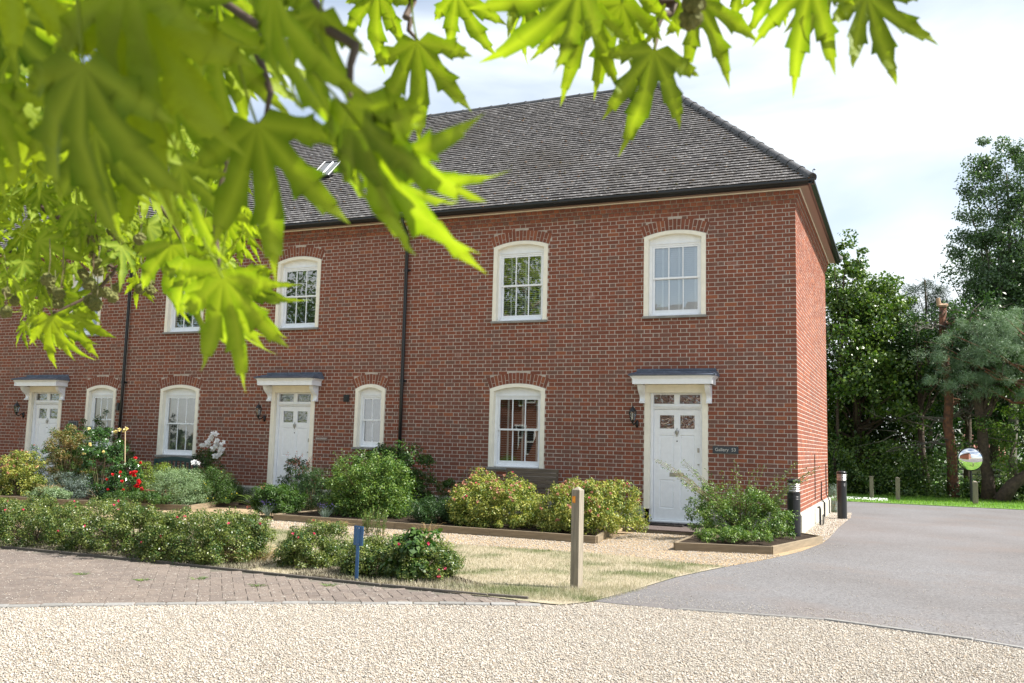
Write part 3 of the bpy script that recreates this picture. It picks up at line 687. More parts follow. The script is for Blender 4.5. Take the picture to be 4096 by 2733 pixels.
# downpipes between the houses
for h, x, zlo_ in ((0, -7.79, GZ+0.1), (1, -15.44, GZ+0.1)):
    mb = MB(); mb.tube([(x, -0.30, ZT+0.03), (x, -0.30, ZT-0.05), (x, -0.22, ZT-0.13), (x, -0.10, ZT-0.26), (x, -0.062, ZT-0.34), (x, -0.062, 4.0), (x, -0.062, 2.3), (x, -0.062, zlo_)], 0.036, 12)
    dp = hb(mb, 'downpipe', M['black'], h, smooth=True)
    for z in (2.29, 4.6, 0.3):
        k = MB(); k.tube([(x, -0.062, z-0.035), (x, -0.062, z+0.035)], 0.044, 12); k.box(x-0.075, x+0.075, -0.03, -0.003, z-0.018, z+0.018); k.tube([(x+0.06, -0.045, z), (x+0.06, -0.002, z)], 0.016, 8); k.build('pipe_bracket', M['black'], dp)

# ---- roofs
EZ, EY, RY = ZT+0.100, -0.30, 3.30      # eave line and ridge
RZ = EZ+(RY-EY)*0.985
sl = math.atan2(RZ-EZ, RY-EY)
HE = -RY+0.0                             # x where the ridge meets the hips
def roof(h):
    xr, xl = HX[h], HX[h+1]; mb = MB()
    t = 0.03
    def P(x, y): return (x, y, EZ+(y-EY)*math.tan(sl))
    YB = 2*RY-EY
    if h == 0:
        c = [P(xl, EY), (0.30, EY, EZ), (HE, RY, RZ), P(xl, RY), (xl, YB, EZ), (0.30, YB, EZ)]
        d = [(x, y, z-t) for x, y, z in c]; v = c+d
        f = [(0, 1, 2, 3), (1, 5, 2), (3, 2, 5, 4), (6, 9, 8, 7), (7, 8, 11), (9, 10, 11, 8), (0, 6, 7, 1), (1, 7, 11, 5), (5, 11, 10, 4)]
    else:
        c = [P(xl, EY), P(xr, EY), (xr, RY, RZ), (xl, RY, RZ), (xl, YB, EZ), (xr, YB, EZ)]
        d = [(x, y, z-t) for x, y, z in c]; v = c+d
        f = [(0, 1, 2, 3), (3, 2, 5, 4), (6, 9, 8, 7), (9, 10, 11, 8), (0, 6, 7, 1), (5, 11, 10, 4)]
        if h == 2: mb.addf([(xl, EY, EZ-t-.01), (xl, RY, RZ-t-.01), (xl, YB, EZ-t-.01)], [(0, 1, 2)])
    mb.addf(v, f)
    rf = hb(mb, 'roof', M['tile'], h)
    # tiles of the front slope, course by course
    G_ = 0.100; TW = 0.165; rows = int(((RY-EY)/math.cos(sl)-0.04)/G_)
    a = np.array([0, math.cos(sl), math.sin(sl)]); nrm = np.array([0, -math.sin(sl), math.cos(sl)])
    recs = []
    def tile(cx, s, x0, x1, lean):
        base = np.array([0, EY-0.035, EZ]); p = base+a*s
        lift = 0.027+rng.uniform(0, 0.006); th = 0.024+rng.uniform(0, 0.006); tl = 0.125
        tw = rng.uniform(-0.003, 0.003); xm = (x0+x1)/2; cam_ = 0.003
        def Q(x, u, n): return (x, *(p+a*u+nrm*n)[1:])
        s0 = rng.uniform(-0.004, 0.004)
        l0, l1 = lift+tw, lift-tw
        v = [Q(x0, s0, l0), Q(xm, s0, (l0+l1)/2+cam_), Q(x1, s0, l1), Q(x0, tl, 0.006+tw/2), Q(xm, tl, 0.008), Q(x1, tl, 0.006-tw/2),
             Q(x0, s0, l0-th), Q(x1, s0, l1-th)]
        f = [(0, 1, 4, 3), (1, 2, 5, 4), (6, 7, 2, 1, 0), (6, 0, 3), (7, 5, 2)]
        recs.append(((xm, p[1], p[2]), v, f))
    for r in range(rows):
        s = r*G_; y = EY-0.035+s*math.cos(sl)
        rt = (0.27-(y-EY)*(0.30-HE)/(RY-EY)) if h == 0 else xr
        x = rt - (0 if r % 2 else TW/2)
        if x < rt: tile(0, s, x+0.002, rt, 0)
        while x > xl:
            if not (h == 1 and -11.20 < x-TW/2 < -10.64 and 1.10 < y < 1.74):
                tile(0, s, max(x-TW, xl)+0.0015, x-0.0015, 0)
            x -= TW
    def key(rec):
        px, py, z = project(rec[0]); return (100 if (px < 1150 or px < 0) else 0)+z
    recs.sort(key=key)
    for rec in recs[:300]:
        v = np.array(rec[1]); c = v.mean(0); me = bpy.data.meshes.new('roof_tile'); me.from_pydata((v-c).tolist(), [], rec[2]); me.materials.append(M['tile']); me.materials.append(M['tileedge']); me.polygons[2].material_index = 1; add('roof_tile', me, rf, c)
    mb = MB()
    for rec in recs[300:]:
        mb.addf(rec[1], rec[2]); mb.m[-3] = 1
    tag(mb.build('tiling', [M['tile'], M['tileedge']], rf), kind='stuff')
    if h == 0:   # hip end tiles, seen only from the side
        mb = MB()
        for r in range(rows):
            s = r*G_; x = 0.335-s*math.cos(sl); z = EZ+s*math.sin(sl); k = s*math.cos(sl); y0, y1 = EY+k, YB-k; y = y0
            while y < y1:
                e = min(y+TW, y1); mb.addf([(x, y+.002, z+0.018), (x, e-.002, z+0.018), (x-0.09, e-.002, z+0.095), (x-0.09, y+.002, z+0.095), (x, y+.002, z+0.004), (x, e-.002, z+0.004)], [(0, 1, 2, 3), (4, 5, 1, 0)]); y = e
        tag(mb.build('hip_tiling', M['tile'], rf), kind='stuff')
    # ridge: half-round tiles
    x = HE-0.05 if h == 0 else xr; n = 0
    def half_round(p, q, r0, name):
        p, q = np.array(p), np.array(q); d = q-p; Ln = np.linalg.norm(d); d /= Ln; sd = np.cross(d, [0, 0, 1.0]); sd /= np.linalg.norm(sd); up = np.cross(sd, d)
        K = 9; vs = []
        for t_, rr in ((0, r0*1.10), (0.06*Ln, r0*1.10), (0.10*Ln, r0), (Ln, r0*0.97)):
            for k in range(K):
                an = math.pi*(-0.06+1.12*k/(K-1)); vs.append(p+d*t_+(sd*math.cos(an)+up*math.sin(an))*rr)
        fs = [(i*K+k, i*K+k+1, (i+1)*K+k+1, (i+1)*K+k) for i in range(3) for k in range(K-1)]+[tuple(range(K))]
        v = np.array(vs); c = v.mean(0); me = bpy.data.meshes.new(name); me.from_pydata((v-c).tolist(), [], fs); me.materials.append(M['hiptile'])
        me.polygons.foreach_set('use_smooth', [True]*len(me.polygons))
        add(name, me, rf, c)
    while x > xl:
        half_round((x, RY, RZ-0.035+rng.uniform(-.004, .004)), (max(x-0.46, xl), RY, RZ-0.035+rng.uniform(-.004, .004)), 0.10, 'ridge_tile'); x -= 0.46
    if h == 0:
        A = np.array([0.31, EY-0.01, EZ+0.01]); B = np.array([HE+0.02, RY-0.02, RZ+0.0]); Ln = np.linalg.norm(B-A); n = int(Ln/0.33)
        for i in range(n):
            p = A+(B-A)*(i/n); q = A+(B-A)*((i+1.04)/n); jz = rng.uniform(-0.004, 0.004)
            half_round(p+[0, 0, jz], q+[0, 0, jz], 0.090, 'hip_tile')
        A2 = np.array([0.31, YB+0.01, EZ+0.01]); B2 = np.array([HE+0.02, RY+0.02, RZ])
        for i in range(n): half_round(A2+(B2-A2)*(i/n), A2+(B2-A2)*((i+1.04)/n), 0.105, 'hip_tile')
        k = MB(); k.tube([(0.31, -0.30, EZ+0.03), (0.335, -0.325, EZ+0.10), (0.33, -0.32, EZ+0.15), (0.355, -0.34, EZ+0.165)], 0.009, 6); k.tube([(0.355, -0.34, EZ+0.165), (0.365, -0.345, EZ+0.145)], 0.016, 8)
        k.build('hip_iron', M['lead'], rf)
    # moss lumps lodged on the tile edges
    V0 = np.array([(1,0,0),(-1,0,0),(0,1,0),(0,-1,0),(0,0,1),(0,0,-1)], float); F0 = np.array([(0,2,4),(2,1,4),(1,3,4),(3,0,4),(2,0,5),(1,2,5),(3,1,5),(0,3,5)])
    nm = {0: 420, 1: 520, 2: 300}[h]; idx = rng.choice(len(recs), nm, replace=False); Vs = []; Fs = []
    for j, i in enumerate(idx):
        c = np.array(recs[i][0]); w_ = (1-(c[2]-EZ)/(RZ-EZ))
        if rng.random() > 0.25+w_: continue
        sc = rng.uniform(0.010, 0.028)*np.array([1.6, 1, 0.8]); Vs.append(V0*sc*rng.uniform(.7, 1.3, (6, 1))+c+nrm*0.022+np.array([rng.uniform(-.07, .07), 0, 0])-a*0.008); Fs.append(F0+6*(len(Vs)-1))
    me = mesh_np('moss', np.concatenate(Vs), np.concatenate(Fs), M['moss'], smooth=True); tag(add('moss', me, rf), kind='stuff')
    return rf
ROOF = [roof(h) for h in range(3)]
# rooflight on the middle house
def on_roof(x, y, n=0.0):
    return np.array([x, y, EZ+(y-EY)*math.tan(sl)])+np.array([0, -math.sin(sl), math.cos(sl)])*n
a_ = np.array([0, math.cos(sl), math.sin(sl)]); n_ = np.array([0, -math.sin(sl), math.cos(sl)]); x_ = np.array([1.0, 0, 0])
c0 = on_roof(-10.92, 1.44, 0.0); W2, H2 = 0.26, 0.38
mb = MB()
for (du, dv, hw, hv) in ((-W2+0.02, 0, 0.02, H2), (W2-0.02, 0, 0.02, H2), (0, H2-0.02, W2-0.041, 0.02), (0, -H2+0.02, W2-0.041, 0.02)):
    mb.obox(c0+x_*du+a_*dv+n_*0.06, x_, a_, n_, hw, hv, 0.06)
sk = mb.build('rooflight', M['black'], ROOF[1])
k = MB(); k.obox(c0+n_*0.105+x_*0.005, x_, a_, n_, 0.012, H2-0.041, 0.018); k.obox(c0+n_*0.125-x_*(W2-0.012), x_, a_, n_, 0.010, H2, 0.004); k.obox(c0+n_*0.125+x_*(W2-0.012), x_, a_, n_, 0.010, H2, 0.004); k.build('glazing_bar', M['white'], sk)
for sgn in (-1, 1):
    k = MB(); k.obox(c0+n_*0.105+x_*sgn*(W2/2-0.012), x_, a_, n_, W2/2-0.034, H2-0.042, 0.003); k.build('pane', M['glass'], sk)
k = MB(); k.obox(c0-a_*(H2+0.07)+n_*0.030, x_, a_, n_, W2+0.03, 0.065, 0.003); k.build('flashing', M['lead'], sk)

# small fixtures on the walls
mb = MB(); mb.box(-9.225, -9.085, -0.022, -0.001, 1.855, 2.005); mb.tube([(-9.155, -0.021, 1.93), (-9.155, -0.03, 1.93)], 0.048, 16); hb(mb, 'air_vent', M['black'], 1, bevel=0.003)
mb = MB(); mb.box(-15.60, -15.53, -0.06, -0.002, 1.62, 1.80); hb(mb, 'meter_box', M['black'], 2)
mb = MB(); mb.box(-17.36, -17.26, -0.09, -0.002, 0.98, 1.10); hb(mb, 'key_box', M['black'], 2)
mb = MB()
mb.tube([(0.012, 3.1, 1.0), (0.012, 3.1, 0.10)], 0.008, 5)
mb.tube([(0.012, 4.6, 0.42), (0.012, 4.6, 0.05), (0.05, 4.62, 0.0), (0.075, 4.62, -0.03), (0.075, 4.62, GZ+0.03)], 0.012, 6)
mb.tube([(0.012, 5.9, 0.80), (0.014, 5.9, 0.10), (0.05, 5.92, 0.02), (0.078, 5.92, -0.04), (0.078, 5.92, GZ+0.03)], 0.012, 6)
hb(mb, 'wall_cable', M['black'], 0)
mb = MB(); mb.tube([(0.10, 2.5, -0.02), (0.14, 2.5, -0.01), (0.15, 2.5, -0.05), (0.15, 2.5, GZ)], 0.02, 8)
for yy in (2.40, 2.60, 2.75):
    mb.tube([(0.20, yy, GZ), (0.20, yy, -0.16)], 0.006, 5)
mb.tube([(0.20, 2.40, -0.16), (0.20, 2.75, -0.16)], 0.006, 5)
hb(mb, 'waste_pipe', M['black'], 0)

# name plates (on the wall, top-level)
def plaque(name, x0, x1, z0, z1, m, body, size, label, group='name plates beside the doors', clearm=False):
    t = thing(name, label, 'sign', ((x0+x1)/2, -0.002, (z0+z1)/2), 0, group)
    k = MB(); w, hh = (x1-x0)/2, (z1-z0)/2; k.box(-w, w, -0.016, -0.002, -hh, hh); k.build('plate', m, t, bevel=0.003)
    me = text_mesh(body, size, 0.0008); me.materials.append(M['letter'])
    add('lettering', me, t, (0, -0.0175, 0), (math.pi/2, 0, 0))
    return t
plaque('name_plate', -1.445, -0.995, 0.980, 1.110, M['slate'], 'Gallery  53', 0.082, 'dark slate name plate reading Gallery 53 beside the right-hand white door')
M['acrylic'] = mat('smoked_acrylic', (0.20, 0.12, 0.10), rough=0.2, spec=0.6)
plaque('name_plate', -9.89, -9.58, 1.025, 1.105, M['acrylic'], 'BLACKENBURY', 0.040, 'small brownish name plate beside the middle door above the fuchsia')
tp = plaque('number_plate', -17.18, -16.87, 1.07, 1.36, M['slate'], '55', 0.085, 'grey number plate reading 55 between left-hand door and narrow window')
k = MB(); w = 0.135; hh = 0.125
for (a0, a1, b0, b1) in ((-w, w, hh-0.004, hh), (-w, w, -hh, -hh+0.004), (-w, -w+0.004, -hh+.004, hh-.004), (w-0.004, w, -hh+.004, hh-.004)): k.box(a0, a1, -0.0180, -0.0165, b0, b1)
k.build('border', M['letter'], tp)

# wall lanterns
def lantern(x, label):
    t = thing('wall_lantern', label, 'lamp', (x, 0, 1.62), 0, 'black wall lanterns beside the doors')
    Y_ = -0.19; k = MB(); n = 6
    k.lathe([(0.075, 0.075), (0.070, 0.082), (0.045, 0.135), (0.020, 0.150), (0.016, 0.165), (0.009, 0.170), (0.012, 0.182), (0.004, 0.200)], 6, (0, Y_)); k.build('lantern_roof', M['black'], t)
    k = MB()
    for i in range(6):
        an = 2*math.pi*i/6; ca, sa = math.cos(an), math.sin(an)
        k.tube([(0.070*ca, Y_+0.070*sa, 0.074), (0.040*ca, Y_+0.040*sa, -0.085)], 0.006, 5)
    k.lathe([(0.044, -0.095), (0.046, -0.085), (0.030, -0.075)], 6, (0, Y_)); k.lathe([(0.012, -0.14), (0.02, -0.125), (0.03, -0.10), (0.042, -0.096)], 8, (0, Y_))
    k.build('cage', M['black'], t)
    k = MB(); k.lathe([(0.036, -0.080), (0.065, 0.072)], 6, (0, Y_), cap=False); k.build('lantern_glass', M['glasslamp'], t)
    k = MB(); k.lathe([(0.010, -0.06), (0.018, -0.02), (0.020, 0.02), (0.008, 0.05)], 8, (0, Y_)); k.build('bulb', M['white'], t)
    k = MB(); k.tube([(0, Y_, -0.13), (0.01, Y_+0.04, -0.16), (0.02, -0.10, -0.14), (0.03, -0.06, -0.11), (0.035, -0.02, -0.13)], [0.012, 0.014, 0.014, 0.014, 0.016], 8)
    k.lathe([(0.0, 0)], 3) if False else None
    k.tube([(0.035, -0.003, -0.07), (0.035, -0.014, -0.09), (0.035, -0.018, -0.14), (0.035, -0.014, -0.19), (0.035, -0.003, -0.21)], [0.008, 0.028, 0.030, 0.026, 0.008], 8)
    k.build('wall_bracket', M['black'], t, smooth=True)
lantern(-2.86, 'black wall lantern left of the Gallery 53 door')
lantern(-11.29, 'black wall lantern left of the middle white door')
lantern(-18.80, 'black wall lantern left of the left-hand white door near the photo edge')
# ------------------------------------------------------------------ brick path: herringbone pavers
def inside(poly, x, y):
    c = False; n = len(poly); j = n-1
    for i in range(n):
        xi, yi = poly[i]; xj, yj = poly[j]
        if (yi > y) != (yj > y) and x < (xj-xi)*(y-yi)/(yj-yi)+xi: c = not c
        j = i
    return c
path = bpy.data.objects['brick_path_base']; path.name = 'brick_path'
PP = [(-9.2, -8.5), (-5.65, -8.5), (-3.04, -8.58), (-1.9, -8.56), (-1.42, -8.58), (-2.35, -9.12), (-3.50, -9.80), (-5.04, -10.94), (-8.2, -13.2)]
recs = []
L_, W_ = 0.21, 0.105; ca, sa = math.cos(0.72), math.sin(0.72)
for i in range(-90, 90):
    for j in range(-90, 90):
        # herringbone cell: pairs on a staggered lattice
        for kind in (0, 1):
            u = (i*1.0+j*1.0)*W_; v = (j*1.0-i*1.0)*W_
            if (i-j) % 2: continue
            if kind == 0: cx, cy, hx, hy = i*W_+L_/2, j*W_+W_/2, L_/2, W_/2
            else: cx, cy, hx, hy = i*W_+W_/2, j*W_+W_+L_/2, W_/2, L_/2
            if (i-j) % 4 != 0: continue
            x = cx*ca-cy*sa-5.0; y = cx*sa+cy*ca-9.6
            if inside(PP, x, y): recs.append((x, y, hx, hy))
PM = []
def paver_geo(hx, hy):
    e = 0.004; hx -= 0.0015; hy -= 0.0015; zt = 0.009
    v = [(-hx, -hy, -0.01), (hx, -hy, -0.01), (hx, hy, -0.01), (-hx, hy, -0.01), (-hx, -hy, zt-e), (hx, -hy, zt-e), (hx, hy, zt-e), (-hx, hy, zt-e),
         (-hx+e, -hy+e, zt), (hx-e, -hy+e, zt), (hx-e, hy-e, zt), (-hx+e, hy-e, zt)]
    f = [(8, 9, 10, 11), (4, 5, 9, 8), (5, 6, 10, 9), (6, 7, 11, 10), (7, 4, 8, 11), (0, 1, 5, 4), (1, 2, 6, 5), (2, 3, 7, 6), (3, 0, 4, 7)]
    return v, f
pm = {}
for key_, (hx, hy) in {0: (L_/2, W_/2), 1: (W_/2, L_/2)}.items():
    v, f = paver_geo(hx, hy); me = bpy.data.meshes.new('paver'); me.from_pydata(v, [], f); me.materials.append(M['paver']); pm[key_] = me
recs.sort(key=lambda r: project((r[0], r[1], GZ))[2]+(0 if 0 < project((r[0], r[1], GZ))[0] < 4096 else 50))
big = MB()
for n, (x, y, hx, hy) in enumerate(recs):
    rz = 0.72+random.uniform(-.012, .012); dz = random.uniform(-.003, .002)
    if n < 300:
        add('paver', pm[0 if hx > hy else 1], path, (x, y, GZ-0.006+dz), (random.uniform(-.012, .012), random.uniform(-.012, .012), rz))
    else:
        v, f = paver_geo(hx, hy); c, s = math.cos(rz), math.sin(rz); big.addf([(a*c-b*s+x, a*s+b*c+y, z+GZ-0.006+dz) for a, b, z in v], f)
tag(big.build('paving', M['paver'], path), kind='stuff')
# stone edging between path and gravel, and a thin kerb at the asphalt edge
edge = thing('stone_edging', 'line of pale stone edging blocks between brick path and gravel drive', 'kerb', (-3.5, -10, GZ))
kerb = thing('concrete_kerb', 'thin pale concrete kerb between asphalt road and gravel drive', 'kerb', (1.8, -8.3, GZ))
timb = thing('timber_edging', 'thin dark timber edging between brick path and hedge', 'edging', (-4, -8.45, GZ))
def run_blocks(parent, name, pts, L, w, zt, m, wob=0.01):
    o = parent.location
    for (a, b) in zip(pts[:-1], pts[1:]):
        a = np.array(a, float); b = np.array(b, float); D_ = np.linalg.norm(b-a); d = (b-a)/D_; n = max(1, int(round(D_/L))); s = np.array([-d[1], d[0]])
        for i in range(n):
            q0 = a+d*D_*(i/n)+d*0.004; q1 = a+d*D_*((i+1)/n)-d*0.004; c = (q0+q1)/2+s*random.uniform(-wob, wob)
            k = MB(); k.obox((0, 0, 0), (d[0], d[1], 0), (s[0], s[1], 0), (0, 0, 1), (D_/n-0.008)/2, w/2*random.uniform(.85, 1.1), 0.05)
            k.build(name, m, parent, (c[0]-o.x, c[1]-o.y, zt-0.05-o.z+random.uniform(-.004, .004)), bevel=0.008)
run_blocks(edge, 'block', [(-7.6, -12.85), (-5.0, -10.99), (-3.46, -9.84), (-2.3, -9.16), (-1.30, -8.64)], 0.23, 0.10, GZ+0.006, M['edging'], 0.02)
run_blocks(kerb, 'block', [(-0.2, -8.18), (1.02, -8.02), (2.13, -8.30), (2.46, -8.46), (4.2, -9.15)], 0.9, 0.05, GZ+0.010, M['edging'], 0.002)
M['darkwood'] = mat('dark_timber', (0.12, 0.105, 0.09), rough=0.9, noise2=(40, 0.7, 1.3), coords='World')
run_blocks(timb, 'board', [(-12.6, -8.44), (-9.2, -8.42), (-5.65, -8.40), (-3.04, -8.48), (-1.9, -8.47), (-1.5, -8.44)], 1.8, 0.022, GZ+0.026, M['darkwood'], 0.004)

# ------------------------------------------------------------------ pebbles
OC = np.array([(1,0,0),(-1,0,0),(0,1,0),(0,-1,0),(0,0,1),(0,0,-1)], float)
OF = np.array([(0,2,4),(2,1,4),(1,3,4),(3,0,4),(2,0,5),(1,2,5),(3,1,5),(0,3,5)])
def pebbles(name, P, size, mats, probs):
    n = len(P); V = np.repeat(OC[None], n, 0)*rng.uniform(0.75, 1.2, (n, 6, 1))
    sc = size[:, None]*np.stack([rng.uniform(.7, 1.2, n), rng.uniform(.5, .9, n), rng.uniform(.32, .6, n)], 1); V = V*sc[:, None]
    a = rng.uniform(0, 6.283, n); t = rng.uniform(-.5, .5, n); c, s = np.cos(a)[:, None], np.sin(a)[:, None]
    V[:, :, 2] += V[:, :, 0]*t[:, None]
    x = V[:, :, 0]*c-V[:, :, 1]*s; y = V[:, :, 0]*s+V[:, :, 1]*c
    V = np.stack([x, y, V[:, :, 2]], 2)+P[:, None]; F = (OF[None]+6*np.arange(n)[:, None, None]).reshape(-1, 3)
    mi = np.repeat(rng.choice(len(mats), n, p=probs), 8)
    me = mesh_np(name, V.reshape(-1, 3), F, mats, mi, smooth=False)
    return tag(add(name, me), kind='stuff')
GP = [tuple(p) for p in [(-16, -34)]+GE+[(30, -18), (30, -34)]]
def sample_view(n, poly, z, x0, x1, y0, y1, power=0.0, margin=60):
    out = []
    while sum(map(len, out)) < n:
        p = np.stack([rng.uniform(x0, x1, n), rng.uniform(y0, y1, n), np.full(n, z)], 1)
        d = p-CAM; zz = d@CW; px = 2048+FPX*(d@CR)/zz; py = 1366.5-FPX*(d@CU)/zz
        ok = (px > -margin) & (px < 4096+margin) & (py < 2733+margin*2) & (zz > 0)
        if power: ok &= rng.uniform(0, 1, n) < np.clip((power/zz)**2, 0, 1)
        idx = np.nonzero(ok)[0]; idx = [i for i in idx if inside(poly, p[i, 0], p[i, 1])]; out.append(p[idx])
    return np.concatenate(out)[:n]
P = sample_view(125000, GP, GZ-0.002, -7, 7, -12.6, -8.0, 7.2)
tag(pebbles('gravel', P, 0.0036+0.0105*rng.beta(1.6, 2.6, len(P)), [M['peb'], M['pebg'], M['pebo']], [0.66, 0.08, 0.26]), kind='stuff')
GG = [(-9.0, -4.6), (-7.5, -4.5), (-4, -4.8), (-2.05, -4.62), (-0.9, -4.95), (-0.34, -5.0), (0.0, -3.9), (0.12, -3.4), (-0.02, -3.3), (-1.28, -3.6), (-1.28, -1.2), (-2.5, -1.2), (-2.5, -3.5), (-8.3, -3.3), (-9.0, -3.3)]
P = sample_view(16000, GG, GZ+0.004, -9, 0.5, -5.2, -1.0)
tag(pebbles('garden_pebbles', P, rng.uniform(0.007, 0.014, len(P)), [M['peb'], M['pebg'], M['pebo']], [0.35, 0.1, 0.55]), kind='stuff')
GS = [(0.06, -0.2), (0.46, -1.1), (0.50, -0.2), (0.50, 2.2), (0.56, 5.2), (0.50, 6.9), (0.06, 6.7)]
P = sample_view(5000, GS, GZ+0.004, -0.1, 0.7, -1.2, 7)
tag(pebbles('side_gravel', P, rng.uniform(0.009, 0.02, len(P)), [M['peb'], M['pebg'], M['pebo']], [0.6, 0.1, 0.3]), kind='stuff')
P = sample_view(2400, PP, GZ+0.010, -9, 0, -13, -8)
P2 = sample_view(1600, [(-0.9, -8.1), (2.4, -8.3), (3.5, -4), (0.2, -2.5), (-0.5, -5.5)], GZ+0.003, -1, 4, -8.3, -2)
P3 = sample_view(1500, [(-0.9, -8.15), (1.0, -7.95), (2.4, -8.35), (3.6, -8.8), (3.6, -8.2), (1.5, -7.5), (-0.72, -7.55)], GZ+0.003, -1, 3.7, -8.9, -7.4)
P4 = sample_view(700, [(-0.9, -7.5), (-0.3, -4.9), (0.15, -3.4), (0.5, -1.2), (0.9, -1.2), (0.4, -3.6), (0.1, -5), (-0.4, -7.5)], GZ+0.003, -1, 1, -7.6, -1)
tag(pebbles('stray_pebbles', np.concatenate([P, P2, P3, P4]), rng.uniform(0.003, 0.0075, 6200), [M['peb'], M['pebg'], M['pebo']], [0.75, 0.1, 0.15]), kind='stuff')

# ------------------------------------------------------------------ raised beds
def bed(pts, soil, label, L=1.8, zt=GZ+0.110, grp='timber edged flower beds'):
    c = np.mean(soil, 0); t = thing('flower_bed', label, 'flower bed', (c[0], c[1], GZ), 0, grp)
    for (a, b) in zip(pts[:-1], pts[1:]):
        a = np.array(a, float); b = np.array(b, float); D_ = np.linalg.norm(b-a); d = (b-a)/D_; n = max(1, int(round(D_/L))); s = np.array([-d[1], d[0]])
        for i in range(n):
            m_ = (a+b)/2 if n == 1 else a+d*D_*(i+.5)/n; k = MB(); k.obox((0, 0, 0), (d[0], d[1], 0), (s[0], s[1], 0), (0, 0, 1), D_/n/2-0.002, 0.021, 0.085)
            k.build('plank', M['plank'], t, (m_[0]-c[0], m_[1]-c[1], zt-0.085-GZ), bevel=0.003)
    k = MB(); n = len(soil); k.addf([(p[0]-c[0], p[1]-c[1], 0.085+0.02*math.sin(i*2.1)) for i, p in enumerate(soil)], [tuple(range(n))]); me = k.mesh('soil', M['soil'])
    add('soil', me, t)
    return t
bed([(-27, -3.75), (-13.4, -3.15), (-10.76, -2.68), (-11.60, -0.15)], [(-27, -3.72), (-13.4, -3.12), (-10.80, -2.65), (-11.62, -0.06), (-27, -0.06)], 'long timber-edged bed of mixed shrubs below the left-hand houses')
bed([(-8.33, -0.2), (-8.33, -3.30), (-5.9, -3.36), (-4.2, -3.40), (-2.47, -3.45), (-3.02, -0.15)], [(-8.31, -0.06), (-8.31, -3.28), (-2.49, -3.42), (-3.03, -0.06)], 'timber-edged bed between the middle and right-hand doors, with golden shrubs')
bed([(-1.30, -0.2), (-1.28, -3.6), (-0.02, -3.28), (0.46, -1.16), (0.08, -0.72)], [(-1.28, -0.06), (-1.27, -3.58), (-0.04, -3.26), (0.43, -1.16), (0.06, -0.70), (-0.01, -0.06)], 'timber-edged corner bed with honeysuckle beside the Gallery 53 door', L=1.7)
# paved door slab and mat
slab = thing('door_slab', 'dark block-paved slab in front of the Gallery 53 door', 'paving', (-2.0, -0.6, GZ))
k = MB(); k.box(-0.70, 0.66, -0.72, 0.53, -0.02, 0.045); k.build('slab_base', M['paverjoint'], slab)
M['darkpaver'] = mat('dark_paver', (0.075, 0.055, 0.052), (0.10, 0.075, 0.065), rough=0.85, isl=1, noise2=(30, 0.8, 1.2), coords='World')
for j in range(12):
    x = -0.70-(0.1 if j % 2 else 0)
    while x < 0.66:
        a, b = max(x, -0.70), min(x+0.2, 0.66)
        if b-a > 0.03:
            k = MB(); k.box(-(b-a)/2+.003, (b-a)/2-.003, -0.048, 0.048, 0, 0.022); k.build('paver', M['darkpaver'], slab, ((a+b)/2, -0.67+j*0.104, 0.044))
        x += 0.2
mt = thing('doormat', 'dark ribbed rubber doormat at the Gallery 53 door', 'doormat', (-2.22, -0.36, GZ+0.0665))
k = MB(); k.box(-0.37, 0.37, -0.21, 0.21, 0, 0.008); k.build('mat_base', M['rubber'], mt)
k = MB()
for i in range(14): k.box(-0.36, 0.36, -0.20+i*0.03, -0.185+i*0.03, 0.0085, 0.022)
for i in range(6): k.box(-0.36+i*0.14, -0.34+i*0.14, -0.205, 0.205, 0.0225, 0.027)
k.build('ribs', M['rubber'], mt)
for i_, dx in enumerate((DOORS[1],)):
    s2 = thing('door_step', 'plain paved step under the middle white door', 'step', ((dx[0]+dx[1])/2, -0.4, GZ)); k = MB(); k.box(-0.7, 0.7, -0.35, 0.33, -0.02, 0.05); k.build('slab', M['darkpaver'], s2)

# ------------------------------------------------------------------ street furniture
def fence_post():
    t = thing('wooden_post', 'square wooden post with orange reflector standing on the dry lawn', 'post', (-1.335, -7.60, GZ), rad(-12))
    k = MB(); w = 0.046; hh = 0.965
    k.addf([(-w,-w,0),(w,-w,0),(w,w,0),(-w,w,0),(-w,-w,hh),(w,-w,hh),(w,w,hh),(-w,w,hh),(0,0,hh+0.035)], [(0,1,5,4),(1,2,6,5),(2,3,7,6),(3,0,4,7),(4,5,8),(5,6,8),(6,7,8),(7,4,8)])
    k.build('post_shaft', M['oldwood'], t, bevel=0.003)
    k = MB(); k.box(-0.033, 0.002, -w-0.007, -w-0.0005, 0.84, 0.905); k.build('reflector', M['orange'], t, bevel=0.003)
    k = MB(); 
    for zz in (0.848, 0.897): k.tube([(-0.0155, -w-0.0065, zz), (-0.0155, -w-0.0095, zz)], 0.003, 8)
    k.build('screw', M['black'], t)
    return t
fence_post()
sg = thing('small_sign', 'small blue painted sign seen from behind, on a short blue post in the shrubs', 'sign', (onG(1425, 2322)[0], onG(1425, 2322)[1], GZ), rad(-20))
k = MB(); k.prism([(-0.027, -0.002), (0, -0.018), (0.027, -0.002), (0.027, 0.001), (0, -0.014), (-0.027, 0.001)], 'z', 0, 0.535); k.build('angle_post', M['bluepaint'], sg)
bm_ = []; r_ = 0.012; w, z0, z1 = 0.077, 0.345, 0.54
for cx, cz, a0 in ((w-r_, z1-r_, 0), (-w+r_, z1-r_, 90), (-w+r_, z0+r_, 180), (w-r_, z0+r_, 270)):
    for i in range(4): an = rad(a0+30*i); bm_.append((cx+r_*math.cos(an), cz+r_*math.sin(an)))
k = MB(); k.prism(bm_, 'y', 0.002, 0.006); k.build('plate', M['bluepaint'], sg)
k = MB()
